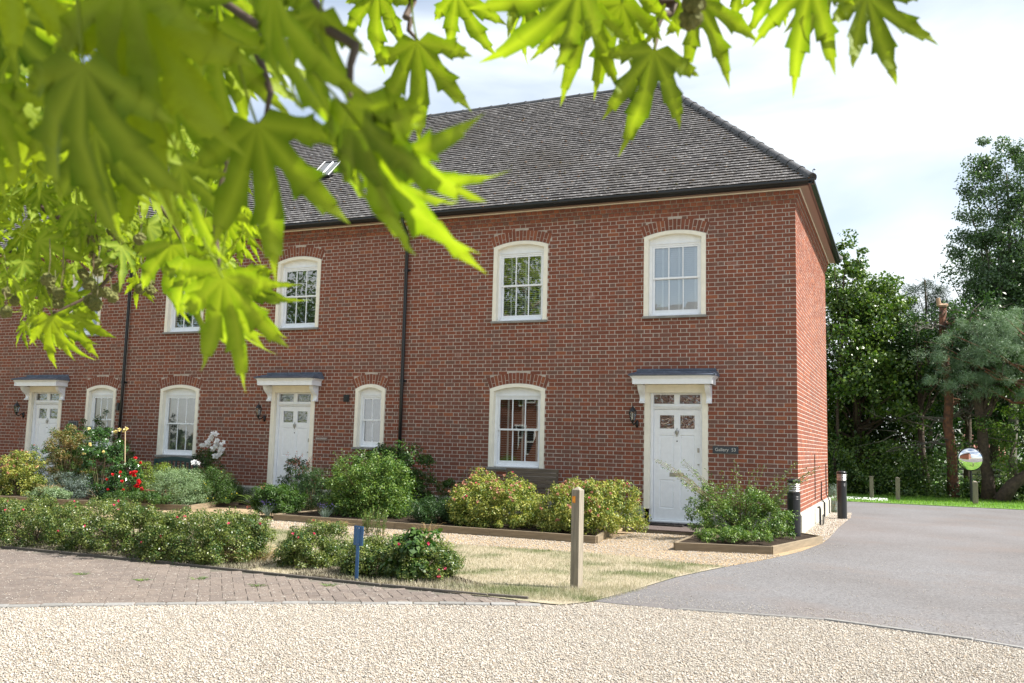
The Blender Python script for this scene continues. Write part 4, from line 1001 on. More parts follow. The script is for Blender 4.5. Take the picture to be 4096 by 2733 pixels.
for xx in (-0.018, 0.018):
    for zz in (0.36, 0.52): k.tube([(xx, -0.012, zz), (xx, 0.0, zz)], 0.004, 8)
k.build('bolt', M['steel'], sg)

def bollard(x, y, hgt, r, label):
    t = thing('bollard_light', label, 'bollard light', (x, y, GZ), 0, 'black bollard lights by the side wall'); h = hgt
    k = MB(); k.lathe([(r, 0), (r, h-0.24), (r*1.02, h-0.235), (r*1.02, h-0.21)], 24); k.build('column', M['black'], t, smooth=False)
    k = MB(); k.lathe([(r*0.86, h-0.208), (r*0.86, h-0.065)], 24); k.build('lens', M['clear'], t)
    for i in range(4):
        z = h-0.195+i*0.034; k = MB(); k.lathe([(r*0.90, z+0.018), (r*1.03, z), (r*1.03, z+0.006), (r*0.90, z+0.024)], 24, cap=False); k.build('louvre_ring', M['steel'], t)
    k = MB(); k.lathe([(r*1.04, h-0.060), (r*1.04, h-0.025), (r*0.9, h-0.010), (r*0.5, h-0.001), (0.002, h)], 24); k.build('cap', M['black'], t, smooth=True)
    k = MB()
    for i in range(3): k.lathe([(r*1.002, h-0.27-i*.022), (r*1.03, h-0.275-i*.022), (r*1.002, h-0.28-i*.022)], 24, cap=False)
    k.build('band', M['black'], t)
gb = onG(3369, 2076); bollard(gb[0], gb[1], 1.02, 0.100, 'black bollard light standing in gravel by the far corner of the side wall')
bollard(0.06, -1.25, 0.98, 0.100, 'black bollard light half hidden by honeysuckle at the near house corner')

# benches
def slat_bench():
    t = thing('garden_bench', 'weathered slatted wooden garden bench under the right-hand ground floor window', 'bench', (-4.68, -0.45, GZ), 0)
    hw = 0.52
    for i, (y, z) in enumerate(((-0.06, 0.935), (-0.078, 0.865), (-0.090, 0.795), (-0.095, 0.725), (-0.095, 0.655), (-0.09, 0.585))):
        k = MB(); k.obox((0, y, z), (1, 0, 0), (0, 1, 0), (0, 0, 1), hw-0.002*i, 0.010, 0.031); k.build('back_slat', M['benchwood'], t, bevel=0.003)
    for i in range(6):
        k = MB(); k.obox((0, -0.17-i*0.07, 0.43), (1, 0, 0), (0, 1, 0), (0, 0, 1), hw, 0.031, 0.011); k.build('seat_slat', M['benchwood'], t, bevel=0.003)
    for s in (-1, 1):
        k = MB(); k.prism([(-0.05, 0), (-0.09, 0), (-0.13, 0.42), (-0.10, 0.42), (-0.078, 0.70), (-0.04, 0.96), (-0.02, 0.97), (-0.05, 0.70), (-0.06, 0.42)], 'x', s*(hw-0.03)-0.02, s*(hw-0.03)+0.02); k.build('leg', M['benchwood'], t)
        k = MB(); k.box(s*(hw-0.03)-0.02, s*(hw-0.03)+0.02, -0.56, -0.52, 0, 0.60); k.build('leg', M['benchwood'], t)
        k = MB(); k.box(s*(hw-0.03)-0.03, s*(hw-0.03)+0.03, -0.58, -0.10, 0.601, 0.625); k.build('armrest', M['benchwood'], t)
slat_bench()
def arch_bench():
    t = thing('garden_bench', 'dark green bench with curved top rail under the left ground floor window', 'bench', (-13.35, -0.35, GZ), 0)
    pts = [(-0.62+1.24*i/12, 0.87+0.075*math.sin(math.pi*i/12)) for i in range(13)]
    k = MB(); k.prism(pts+[(x, z-0.09) for x, z in reversed(pts)], 'y', -0.03, 0.0); k.build('top_rail', M['greenpaint'], t)
    for i in range(9):
        x = -0.52+i*0.13; k = MB(); k.box(x-0.02, x+0.02, -0.025, -0.006, 0.45, 0.80+0.05*math.sin(math.pi*(x+.62)/1.24)); k.build('back_slat', M['greenpaint'], t)
    for i in range(5):
        k = MB(); k.box(-0.62, 0.62, -0.12-i*0.085, -0.05-i*0.085, 0.42, 0.44); k.build('seat_slat', M['greenpaint'], t)
    for s in (-1, 1):
        for y in (-0.03, -0.46): k = MB(); k.box(s*0.6-0.025, s*0.6+0.025, y-0.02, y+0.02, 0, 0.89 if y > -.1 else 0.62); k.build('leg', M['greenpaint'], t)
        k = MB(); k.box(s*0.6-0.03, s*0.6+0.03, -0.49, -0.052, 0.621, 0.645); k.build('armrest', M['greenpaint'], t)
arch_bench()
# terracotta pot
pp = onY(545, 2000, -2.95)
tp = thing('flower_pot', 'terracotta pot with succulents below the red rose', 'pot', (pp[0], -2.45, GZ+0.10))
k = MB(); k.lathe([(0.13, 0), (0.19, 0.10), (0.205, 0.17), (0.19, 0.21), (0.205, 0.225), (0.215, 0.245), (0.195, 0.25), (0.18, 0.22), (0.01, 0.215)], 20); k.build('pot', M['terracotta'], tp, smooth=True)
ck = onY(503, 1850, -2.25)
k = MB(); b_ = onY(503, 1960, -2.25); t_ = onY(501, 1706, -2.25); k.tube([(b_[0]-0.01, -2.25, GZ+0.08), (t_[0], -2.25, t_[2])], 0.010, 8)
tag(k.build('garden_cane', M['cane'], None), 'thin bamboo cane standing beside the yellow and red roses', 'cane')

# verge posts and convex mirror
for i, (px, lab, top) in enumerate(((3487, 'round-topped brown post on the far grass verge, nearest the house', 1905), (3592, 'grey post on the far grass verge, second from the house', 1909), (3903, 'grey square post on the far verge in front of the convex mirror', 1925))):
    g = onG(px, (1998, 2004, 2020)[i]); t = thing('verge_post', lab, 'post', (g[0], g[1], GZ), rad(random.uniform(-8, 8)), 'short posts along the far verge')
    z = onY(px, top, g[1])[2]-GZ; k = MB(); w = 0.062 if i else 0.055
    k.box(-w, w, -w, w, 0, z-0.03); k.build('post_shaft', M['oldwood'], t, bevel=0.006)
    k = MB()
    if i == 0: k.lathe([(0.075, z-0.0295), (0.078, z-0.01), (0.05, z)], 16)
    else: k.addf([(-w-.004,-w-.004,z-0.0295),(w+.004,-w-.004,z-0.0295),(w+.004,w+.004,z-0.0295),(-w-.004,w+.004,z-0.0295),(0,0,z+.01)], [(0,1,4),(1,2,4),(2,3,4),(3,0,4),(3,2,1,0)])
    k.build('post_cap', M['oldwood'], t)
mc = onY(3882, 1837, 14.9); mr_ = 38.5/FPX*np.linalg.norm(mc-CAM)*1.0
tm = thing('convex_mirror', 'round convex traffic mirror reflecting the brick terrace', 'mirror', (mc[0], mc[1], GZ))
k = MB(); k.tube([(0, 0.09, 0), (0, 0.09, mc[2]-GZ)], 0.038, 10); k.build('pole', M['black'], tm)
todir = Vector((CAM[0]-mc[0]-4.0, CAM[1]-mc[1], 0)).normalized()
def disc(prof, name, m):
    n = 40; vs = []; 
    for rr, d in prof:
        for i in range(n):
            an = 2*math.pi*i/n; vs.append((rr*math.cos(an), -d, rr*math.sin(an)))
    fs = [(i*n+j, i*n+(j+1) % n, (i+1)*n+(j+1) % n, (i+1)*n+j) for i in range(len(prof)-1) for j in range(n)]+[tuple((len(prof)-1)*n+j for j in range(n))]
    k = MB(); k.addf(vs, fs); o = k.build(name, m, tm, (0, 0, mc[2]-GZ), smooth=True); o.rotation_euler = (rad(4), 0, math.atan2(todir.x, -todir.y)); return o
Rm = 0.62
disc([(mr_*1.06, -0.02), (mr_*1.08, 0.01), (mr_*1.03, 0.03), (mr_*0.985, 0.02)], 'mirror_rim', M['mirrorback'])
disc([(mr_*s, 0.021+math.sqrt(Rm*Rm-(mr_*s)**2)-math.sqrt(Rm*Rm-mr_*mr_)) for s in (0.99, 0.9, 0.8, 0.65, 0.5, 0.35, 0.2, 0.08)], 'mirror_face', M['mirror'])

# timber field gate and red-tiled shed beyond the trees
gt = thing('field_gate', 'grey timber field gate seen between tree trunks beyond the verge', 'gate', (4.9, 26.0, GZ))
M['greywood'] = mat('grey_timber', (0.24, 0.23, 0.21), rough=0.8, isl=1)
for i in range(5): k = MB(); k.box(-2.2, 2.2, -0.02, 0.02, 0.18+i*0.22, 0.27+i*0.22); k.build('rail', M['greywood'], gt)
for x in (-2.25, -0.75, 0.75, 2.25): k = MB(); k.box(x-0.06, x+0.06, -0.075, -0.021, 0, 1.35); k.build('gate_post', M['greywood'], gt)
M['redtile'] = mat('red_pantile', (0.36, 0.17, 0.13), (0.30, 0.13, 0.10), rough=0.8, isl=1.2)
M['creamwall'] = mat('shed_wall', (0.62, 0.52, 0.48), rough=0.9)
ps = onY(3905, 1880, 31.0)
sh = thing('tiled_shed', 'small building with red pantiled roof beyond the trees behind the mirror', 'shed', (ps[0]+0.3, 31.0, GZ))
k = MB(); k.box(-0.7, 1.2, 0.25, 3.2, 0, 1.25); k.build('wall', M['creamwall'], sh)
for i in range(8):
    x = -0.75+i*0.25; k = MB()
    for j in range(8):
        y0 = -0.05+j*0.24; z0 = 1.25+j*0.235; k.tube([(x+0.125, y0, z0+0.03), (x+0.125, y0+0.26, z0+0.24)], [0.125, 0.105], 8)
    k.build('tile_row', M['redtile'], sh)
k = MB(); k.prism([(0.0, 1.20), (1.9, 3.06), (3.7, 1.30)], 'x', -0.74, 1.24); k.build('roof', M['redtile'], sh)
# ------------------------------------------------------------------ foliage tools
def leafmat(name, c1, c2, rough=0.46, trans=0.24, spec=0.38, tcol=(1.3, 1.5, 0.6), nz=(7, 0.36, 0.64)):
    return mat(name, c1, c2, rough=rough, spec=spec, isl=1.4, noise=nz, trans=trans, tcol=tcol)
LM = {
 'mid': leafmat('leaf_mid_green', (0.026, 0.070, 0.013), (0.08, 0.145, 0.026)),
 'bright': leafmat('leaf_bright_green', (0.038, 0.10, 0.016), (0.16, 0.235, 0.045)),
 'gloss': leafmat('leaf_glossy_dark', (0.030, 0.085, 0.020), (0.065, 0.14, 0.032), rough=0.22, spec=0.8),
 'gold': leafmat('leaf_gold_green', (0.34, 0.33, 0.07), (0.10, 0.16, 0.03), rough=0.5),
 'yellowg': leafmat('leaf_yellow_green', (0.20, 0.26, 0.03), (0.12, 0.18, 0.03)),
 'silver': leafmat('leaf_silver_green', (0.22, 0.30, 0.17), (0.14, 0.22, 0.10), rough=0.6),
 'silver2': leafmat('leaf_silver_blue', (0.16, 0.20, 0.18), (0.09, 0.13, 0.11), rough=0.6),
 'bronze': leafmat('leaf_bronze', (0.22, 0.14, 0.05), (0.10, 0.13, 0.03)),
 'dark': leafmat('leaf_dark_green', (0.022, 0.055, 0.016), (0.045, 0.095, 0.024)),
 'hedge': leafmat('leaf_potentilla', (0.028, 0.072, 0.013), (0.17, 0.20, 0.045), rough=0.40, spec=0.45),
 'maple': leafmat('leaf_maple', (0.035, 0.085, 0.015), (0.12, 0.18, 0.028), rough=0.38, spec=0.5),
 'pine': leafmat('pine_needles', (0.11, 0.185, 0.10), (0.19, 0.27, 0.17), rough=0.6, trans=0.15),
 'pinedark': leafmat('pine_needles_dark', (0.030, 0.062, 0.034), (0.055, 0.095, 0.052), rough=0.6, trans=0.1),
 'birch': leafmat('leaf_poplar', (0.055, 0.105, 0.040), (0.09, 0.15, 0.06), rough=0.35, spec=0.6),
 'straw': leafmat('dry_grass', (0.50, 0.38, 0.19), (0.36, 0.27, 0.14), rough=0.7, trans=0.3, tcol=(1.1, 1, .8)),
 'lawn': mat('lawn_blades', (0.45, 0.40, 0.30), (0.13, 0.165, 0.06), rough=0.7, trans=0.3, tcol=(1.1, 1.1, .8), noise=(1.7, 0.44, 0.66), isl=0.7, coords='World'),
 'vergeb': leafmat('verge_blades', (0.10, 0.23, 0.025), (0.18, 0.29, 0.045), rough=0.6, trans=0.4),
}
FM = {k: mat('petal_'+k, c, rough=0.5, trans=0.3, tcol=(1.1, 1.1, 1.1)) for k, c in dict(red=(0.65, 0.012, 0.018), yellow=(0.85, 0.76, 0.36), pink=(0.70, 0.06, 0.15), mauve=(0.45, 0.12, 0.45), white=(0.85, 0.85, 0.85), brownpink=(0.42, 0.19, 0.12), purple=(0.13, 0.09, 0.32), coral=(0.65, 0.22, 0.14), lemon=(0.75, 0.65, 0.08)).items()}
M['bark'] = mat('bark_brown', (0.10, 0.07, 0.05), (0.055, 0.04, 0.03), rough=0.95, noise=(12, 0.35, 0.65), bump=(25, 0.8, 0.03))
M['pinebark'] = mat('pine_bark', (0.23, 0.10, 0.055), (0.10, 0.055, 0.04), rough=0.95, noise=(7, 0.35, 0.65), bump=(14, 0.9, 0.04))
M['greybark'] = mat('grey_bark', (0.16, 0.145, 0.12), (0.08, 0.07, 0.06), rough=0.95, noise=(9, 0.35, 0.65), bump=(25, 0.8, 0.03))
M['twig'] = mat('twig', (0.07, 0.045, 0.028), (0.045, 0.03, 0.02), rough=0.8)
M['stemg'] = mat('green_stem', (0.12, 0.14, 0.05), (0.16, 0.10, 0.06), rough=0.7, isl=1)

def unit(v): return v/(np.linalg.norm(v, axis=-1, keepdims=True)+1e-9)
def leaf_quads(P, nrm, size, asp=0.42, dirs=None, fold=0.12):
    n = len(P); rd = unit(rng.normal(size=(n, 3))) if dirs is None else dirs
    d = unit(rd-nrm*np.sum(rd*nrm, 1, keepdims=True)*0.85); t = unit(np.cross(nrm, d)); s = size[:, None]
    V = np.stack([P, P+d*s*0.45+t*s*asp*0.5+nrm*s*fold, P+d*s, P+d*s*0.45-t*s*asp*0.5+nrm*s*fold], 1)
    F = np.arange(4*n).reshape(n, 4)
    return V.reshape(-1, 3), F
def build_leaves(name, P, nrm, size, m, parent, asp=0.42, dirs=None, kind='stuff'):
    V, F = leaf_quads(P, nrm, size, asp, dirs); me = mesh_np(name, V, F, m); o = add(name, me, parent)
    return tag(o, kind=kind) if kind else o
def clump_points(n, nclump, shape, crad, flat=1.0, lo=0.35):
    """shape(u) -> clump centres; returns points and outward normals, relative to the clump"""
    C = shape(nclump); k = rng.integers(0, nclump, n); o = unit(rng.normal(size=(n, 3)))*(rng.uniform(lo**3, 1, (n, 1))**(1/3))
    o[:, 2] *= flat; r = crad[k][:, None] if hasattr(crad, '__len__') else crad
    return C[k]+o*r, unit(o+np.array([0, 0, 0.25])), C
def dome(rx, ry, h, seed=0, zb=0.04, inner=0.5):
    r2 = np.random.default_rng(seed); L_ = unit(r2.normal(size=(7, 3))); A = r2.uniform(-0.16, 0.22, 7)
    def f(n):
        u = unit(r2.normal(size=(n, 3))); u[:, 2] = np.abs(u[:, 2]); u = u/np.sum(np.abs(u)**3.4, 1, keepdims=True)**(1/3.4)
        mod = 1+sum(A[i]*np.clip(u@L_[i], 0, 1)**3 for i in range(7)); rr = r2.uniform(inner**2, 1, n)**0.5
        return np.stack([u[:, 0]*rx*rr*mod, u[:, 1]*ry*rr*mod, zb+u[:, 2]*(h-zb)*rr*mod], 1)
    return f
def stems(C, base, n, m, parent, r=0.006, name='stems'):
    k = MB(); idx = rng.choice(len(C), min(n, len(C)), replace=False)
    for i in idx:
        c = C[i]; b = np.array([c[0]*0.18, c[1]*0.18, 0]); mid = (b+c)/2+np.array([rng.uniform(-.03, .03), rng.uniform(-.03, .03), 0.04])
        k.tube([b, mid, c], [r, r*0.7, r*0.35], 4, cap=False)
    return k.build(name, m, parent)
def flower_blobs(name, P, size, m, parent, petals=7):
    """each flower a small rosette of petal faces; one part"""
    Vs = []; Ns = []
    P = np.repeat(P, petals, 0); n = len(P); s = np.repeat(size, petals) if hasattr(size, '__len__') else np.full(n, size)
    d = unit(rng.normal(size=(n, 3))+np.array([0, -0.6, 0.5])); nr = unit(d*0.5+rng.normal(size=(n, 3))*0.5+np.array([0, -.5, .5]))
    V, F = leaf_quads(P, nr, s, 0.9, dirs=unit(rng.normal(size=(n, 3)))); me = mesh_np(name, V, F, m); return add(name, me, parent)
SHRUBG = 'shrubs in the garden beds'
def shrub(label, x, y, rx, ry, h, leaf, size, n, seed, group=SHRUBG, name='shrub', asp=0.45, crad=0.10, nclump=None, flowers=(), stemm='stemg', inner=0.45, zbase=None, up=0.3, extra=None, cat='shrub'):
    t = thing(name, label, cat, (x, y, (GZ+0.09 if y > -3.6 else GZ) if zbase is None else zbase), 0, group)
    nc = nclump or max(12, int(n/90)); f = dome(rx, ry, h*0.93, seed, inner=inner)
    Pp, nr, C = clump_points(n, nc, f, crad*rng.uniform(.7, 1.3, nc), 0.8)
    Pp[:, 2] = np.maximum(Pp[:, 2], 0.01)
    nr = unit(nr+np.array([0, 0, up])+rng.normal(size=(n, 3))*0.45)
    build_leaves('foliage', Pp, nr, rng.uniform(0.6, 1.25, n)*size, LM[leaf], t, asp)
    stems(C, 0, 36, M[stemm], t)
    for (col, cnt, fs, top) in flowers:
        idx = rng.choice(len(Pp), cnt*5); Q = Pp[idx]; key_ = Q[:, 2]*top+(-Q[:, 1])*0.6+np.linalg.norm(Q-[0, 0, h*.4], axis=1)+rng.uniform(0, 0.25, len(Q))
        Q = Q[np.argsort(-key_)[:cnt]]+np.array([0, -0.01, 0.02]); o = flower_blobs('flowers', Q, fs, FM[col], t, 9)
        tag(o, kind='stuff')
    if extra: extra(t)
    return t
def pc(px, y, py=1900.): return onY(px*1.743, py, y)[0]
def pz(px, y, py): return onY(px*1.743, py*1.743, y)[2]
def hwid(px, hw, y): p = onY(px*1.743, 1900., y); return hw*1.743/FPX*((p-CAM)@CW)*1.08
def sh(label, c, hw, top, y, ry, leaf, size, n, seed, **k):
    n = int(n*(2.3 if y > -3.6 else 1.6)); top -= 3; ry *= 1.1
    x = pc(c, y); zb = GZ+0.09 if y > -3.6 else GZ
    return shrub(label, x, y, hwid(c, hw, y), ry, pz(c, y, top)-zb, leaf, size, n, seed, **k)

# ------------------------------------------------------------------ plants of the beds (x in photo/1.743 units, depth y in metres)
def flower_at(pts, y, col, size, t, petals=14):
    P_ = np.array([onY(a*1.743, b*1.743, y) for a, b in pts])-np.array(t.location); 
    for p in P_:
        o = flower_blobs('flower', p[None]+rng.normal(size=(3, 3))*size*0.25, np.full(3, size), FM[col], t, petals)
sh('shrub with pink-brown flower heads at the left edge of the garden', 40, 68, 1030, -2.6, 0.45, 'gold', 0.045, 7000, 11, flowers=[('brownpink', 60, 0.035, 2.0)])
sh('tall dark mixed bush with bronze tips between left-hand door and narrow window', 175, 92, 978, -1.3, 0.55, 'mid', 0.045, 9000, 12, flowers=[('brownpink', 10, 0.03, 2.0)])
sh('light green and bronze arching shrub in front of the left-hand door', 150, 48, 975, -1.9, 0.35, 'bronze', 0.040, 3500, 13, inner=0.7)
sh('low silvery leaved shrub in the shade under the tall dark bush', 165, 55, 1088, -2.5, 0.30, 'silver2', 0.030, 3500, 14)
t = sh('yellow rose bush with dark glossy leaves', 235, 48, 985, -2.0, 0.32, 'gloss', 0.055, 3200, 15, inner=0.6, crad=0.09, cat='rose bush', name='rose_bush')
flower_at([(274, 986), (290, 985), (266, 991), (284, 988)], -2.35, 'yellow', 0.042, t); flower_at([(192, 1041), (238, 1037), (212, 1063), (204, 984), (206, 1020)], -2.3, 'yellow', 0.034, t)
t = sh('red rose bush beside the bamboo cane and terracotta pot', 285, 38, 1052, -2.3, 0.28, 'gloss', 0.050, 2600, 16, inner=0.6, crad=0.08, cat='rose bush', name='rose_bush')
flower_at([(301, 1085), (306, 1091), (320, 1109), (314, 1117), (325, 1123), (317, 1105), (309, 1082)], -2.65, 'red', 0.042, t); flower_at([(275, 1093), (259, 1090), (280, 1105), (245, 1100), (283, 1124), (310, 1050), (248, 1124), (322, 1062), (277, 1084), (290, 1155)], -2.6, 'red', 0.030, t)
sh('low silvery and green plants spilling over the front of the long bed', 120, 60, 1124, -3.0, 0.20, 'silver', 0.035, 1900, 51, crad=.08)
sh('low green plants at the front of the long bed below the roses', 330, 90, 1130, -2.8, 0.20, 'mid', 0.03, 3000, 52, crad=.08)
sh('yellow-green feathery shrub right of the red rose', 368, 55, 1062, -1.7, 0.40, 'yellowg', 0.032, 6500, 17)
sh('grey-green rounded shrub in front of the green bench', 408, 58, 1066, -2.3, 0.38, 'silver', 0.024, 9000, 18, inner=0.6)
sh('dark green shrub with small yellow flowers right of the grey-green one', 482, 62, 1078, -1.6, 0.45, 'mid', 0.024, 9500, 19, flowers=[('lemon', 40, 0.014, 0.5)])
sh('low dark shrub at the right-hand end of the long bed', 530, 40, 1105, -1.2, 0.35, 'dark', 0.028, 3500, 20, flowers=[('lemon', 10, 0.012, 0.5)])
# white lilies
def lily(t):
    flower_at([(492, 996), (482, 1008), (500, 1012), (508, 1018), (476, 1017), (466, 1020), (497, 1024), (488, 1030), (510, 1030), (494, 1046), (502, 1046)], -1.05, 'white', 0.075, t, 9)
    flower_at([(446, 1062), (456, 1064)], -1.4, 'white', 0.06, t, 9)
sh('white lilies standing against the wall right of the green bench', 488, 26, 1020, -0.9, 0.14, 'mid', 0.06, 900, 21, asp=0.3, extra=lily, cat='lilies', name='lily_plant', inner=0.3)
sh('small leafy climber between green bench and white lilies', 458, 22, 1025, -0.7, 0.15, 'dark', 0.045, 500, 22)
# spiky iris leaves
def blades(t, n, h, spread, m, wid=0.012, lean=(0, 0, 0), name='blades', r0=0.05, droop=0.35, kind='stuff', seg=4):
    V = []; F = []
    for i in range(n):
        a = rng.uniform(0, 6.283); b = np.array([math.cos(a), math.sin(a), 0])*rng.uniform(0, r0); d = np.array([math.cos(a), math.sin(a), 0])*rng.uniform(.15, 1)*spread+np.array(lean)
        hh = h*rng.uniform(.55, 1.05); w = wid*rng.uniform(.7, 1.2); s = unit(np.cross(d+[0, 0, 1e-3], [0, 0, 1.0])+rng.normal(size=3)*.3)
        o = len(V)
        for k_ in range(seg+1):
            q = k_/seg; p = b+d*q**1.6+np.array([0, 0, hh*(q-droop*q**3)]); ww = w*(1-q**2)+0.0008; V += [p-s*ww/2, p+s*ww/2]
            if k_: F.append((o+2*k_-2, o+2*k_-1, o+2*k_+1, o+2*k_))
    me = mesh_np(name, np.array(V), np.array(F), m); o_ = add(name, me, t); return tag(o_, kind=kind)
x = pc(592, -2.9); t = thing('iris_clump', 'clump of spiky bright green sword leaves leaning left, by the middle path', 'plant', (x, -2.85, GZ+0.09), 0, SHRUBG)
blades(t, 90, 0.48, 0.32, LM['bright'], 0.022, (-0.16, 0, 0))
t = sh('bushy green plant with narrow leaves right of the spiky iris', 645, 52, 1118, -2.75, 0.34, 'mid', 0.060, 4200, 24, asp=0.24, up=0.8, flowers=[('coral', 3, 0.05, 1)])
for i, (px, lab) in enumerate(((618, 'lavender clump with purple spikes below the spiky iris'), (752, 'small grey lavender plant at the bed edge under the big bush'))):
    y = -3.15; x = pc(px, y); t = thing('lavender', lab, 'lavender', (x, y, GZ+0.06), 0, SHRUBG)
    blades(t, 130, 0.22, 0.16, LM['silver2'], 0.005, droop=.1); a = rng.uniform(0, 6.28, 40); P_ = np.stack([np.cos(a)*rng.uniform(.02, .20, 40), np.sin(a)*.12, rng.uniform(.18, .27, 40)], 1)
    tag(flower_blobs('flowers', P_, 0.009, FM['purple'], t, 5), kind='stuff')
def sprays(t):
    k = MB(); Q = []
    for i in range(26):
        a = rng.uniform(-1.1, 1.1); L2 = rng.uniform(.5, .95); d = np.array([math.sin(a)*0.45+0.12, -0.15+rng.uniform(-.2, .2), 1.0]); b = np.array([rng.uniform(-.12, .12), 0, 0.25])
        pts = [b+d*L2*q+np.array([0.10*q*q, 0, -0.1*q*q]) for q in np.linspace(0, 1, 5)]; k.tube(pts, [.004, .003, .002, .002, .001], 4, cap=False)
        for q in rng.uniform(.55, 1, 7): Q.append(b+d*L2*q+np.array([0.10*q*q, 0, -0.1*q*q])+rng.normal(size=3)*.02)
    k.build('stalks', M['stemg'], t); tag(flower_blobs('flowers', np.array(Q), 0.016, FM['coral'], t, 4), kind='stuff')
sh('fuchsia with dark leaves and thin coral flower sprays in front of the middle door', 682, 40, 1048, -1.0, 0.26, 'dark', 0.045, 1700, 25, inner=0.5, extra=sprays, cat='fuchsia')
sh('dark green bush behind the narrow-leaved plant, left of the big glossy bush', 722, 45, 1092, -1.7, 0.40, 'dark', 0.05, 3800, 26, asp=0.22)
sh('large rounded dark green bush under the narrow window', 880, 88, 1022, -1.3, 0.55, 'mid', 0.060, 8500, 27, crad=0.13)
def vines(seedv, n, L0, m, lean, flowers=None):
    def f(t):
        k = MB(); P_ = []; N_ = []
        for i in range(n):
            a = rng.uniform(0, 6.283); d = np.array([math.cos(a)*lean[0]+lean[1], math.sin(a)*0.5-0.25, 0]); LL = L0*rng.uniform(.6, 1.15)
            pts = [np.array([d[0]*q*LL, d[1]*q*LL, LL*(lean[2]*q-lean[3]*q*q)+0.02]) for q in np.linspace(0, 1, 8)]
            pts = [p+rng.normal(size=3)*0.012 for p in pts]
            k.tube(pts, list(np.linspace(.006, .0015, 8)), 4, cap=False)
            for p, q in zip(pts[:-1], pts[1:]):
                for j in range(7): P_.append(p+(q-p)*rng.random()+rng.normal(size=3)*0.018); N_.append(unit(np.array([0, -.2, .8])+rng.normal(size=3)*.5))
        k.build('stalks', M['stemg'], t); P_ = np.array(P_); build_leaves('vine_leaves', P_, np.array(N_), rng.uniform(.02, .042, len(P_)), LM[m], t, 0.5)
        if flowers: tag(flower_blobs('flowers', P_[rng.choice(len(P_), flowers[1])], 0.02, FM[flowers[0]], t, 7), kind='stuff')
    return f
sh('big bright green bush with arching leafy shoots in front of the downpipe', 850, 98, 1052, -2.3, 0.55, 'bright', 0.045, 11000, 28, extra=vines(1, 34, 1.25, 'bright', (0.42, 0.0, 1.1, 0.25), ('mauve', 5)), crad=0.11)
sh('thin straggly bush against the wall between downpipe and golden shrubs', 1010, 55, 1095, -0.9, 0.3, 'mid', 0.05, 900, 29, extra=vines(2, 14, 0.85, 'mid', (0.6, 0.1, 1.0, 0.2)), inner=0.3)
sh('low dark plants in the bed between the big bush and the golden shrubs', 1005, 48, 1150, -2.5, 0.45, 'dark', 0.045, 3600, 30, asp=0.25)
sh('golden leaved spiraea with pink heads in front of the slatted bench', 1136, 84, 1108, -2.5, 0.62, 'gold', 0.042, 13000, 31, flowers=[('brownpink', 80, 0.032, 2.0), ('pink', 12, 0.022, 2.0)], inner=0.55)
sh('golden leaved spiraea with pink heads behind the wooden post, at the bed corner', 1348, 88, 1097, -2.45, 0.68, 'gold', 0.042, 14500, 32, flowers=[('brownpink', 90, 0.032, 2.0), ('pink', 14, 0.022, 2.0)], inner=0.55)
sh('open honeysuckle bush with arching shoots beside the Gallery 53 door', 1700, 112, 1108, -1.75, 0.60, 'bright', 0.038, 6400, 33, extra=vines(3, 64, 1.35, 'bright', (0.85, 0.0, 1.02, 0.28)), inner=0.35, stemm='twig')
x = pc(1690, -2.6)
shrub('low spreading green ground cover along the front of the corner bed', x, -2.85, 0.62, 0.42, 0.20, 'bright', 0.032, 6500, 34, crad=0.06, zbase=GZ+0.09)
sh('grey-green lavender-like plant at the foot of the far house corner', 1912, 12, 1090, 6.9, 0.3, 'silver2', 0.06, 700, 35, asp=0.15, zbase=GZ)
# feathery tarragon-like weed and dry grasses by the gravel
y = -4.5; x = pc(860, y); t = thing('leafy_weed', 'upright feathery light green plant growing at the gravel edge', 'plant', (x, y, GZ), 0, 'plants at the gravel edge')
k = MB(); P_ = []; D_ = []
for i in range(46):
    b = np.array([rng.uniform(-.20, .20), rng.uniform(-.06, .06), 0]); hh = rng.uniform(.22, .46); tp_ = b+np.array([rng.uniform(-.06, .06), rng.uniform(-.05, .05), hh]); k.tube([b, tp_], [.003, .001], 4, cap=False)
    for q in rng.uniform(.1, 1, 26): a = rng.uniform(0, 6.28); P_.append(b+(tp_-b)*q); D_.append((math.cos(a)*.7, math.sin(a)*.7, 0.9))
k.build('stalks', M['stemg'], t); build_leaves('foliage', np.array(P_), unit(rng.normal(size=(len(P_), 3))), rng.uniform(.03, .055, len(P_)), LM['bright'], t, 0.16, dirs=unit(np.array(D_)))
for px, y, n, h, lab in ((772, -4.6, 230, 0.34, 'tuft of dry buff grass with seed heads left of the feathery green plant'), (985, -4.4, 26, 0.46, 'few arching dry grass stems right of the feathery green plant'), (115, -2.9, 160, 0.5, 'arching dry grass clump in the left-hand bed'), (590, -7.6, 330, 0.26, 'long dry grass between the two shrub groups along the brick path')):
    x = pc(px, y); t = thing('dry_grass', lab, 'grass tuft', (x, y, GZ+(0.09 if px == 115 else 0)), 0, 'tufts of dry grass')
    blades(t, n, h, 0.26 if px != 590 else 0.4, LM['straw'], 0.006, r0=0.14 if px != 590 else 0.45, droop=.45)
def dense_hedge(label, px, y, hw, top, ry, n, seed, leaf='hedge', fl=('pink', 5, 0.018, 1.2), size=0.022):
    return sh(label, px, hw, top-12, y, ry*1.15, leaf, size*1.1, int(n*1.45), seed, group='low shrubs along the brick path', crad=0.085, inner=0.55, flowers=[fl], stemm='twig', asp=0.55, zbase=GZ, nclump=int(n/75))
dense_hedge('low clipped shrub with pink flowers at the left end of the hedge', -20, -7.75, 85, 1160, 0.55, 9000, 41)
dense_hedge('low pink-flowered shrub in the hedge, second from the left edge', 90, -7.8, 85, 1156, 0.55, 10500, 42)
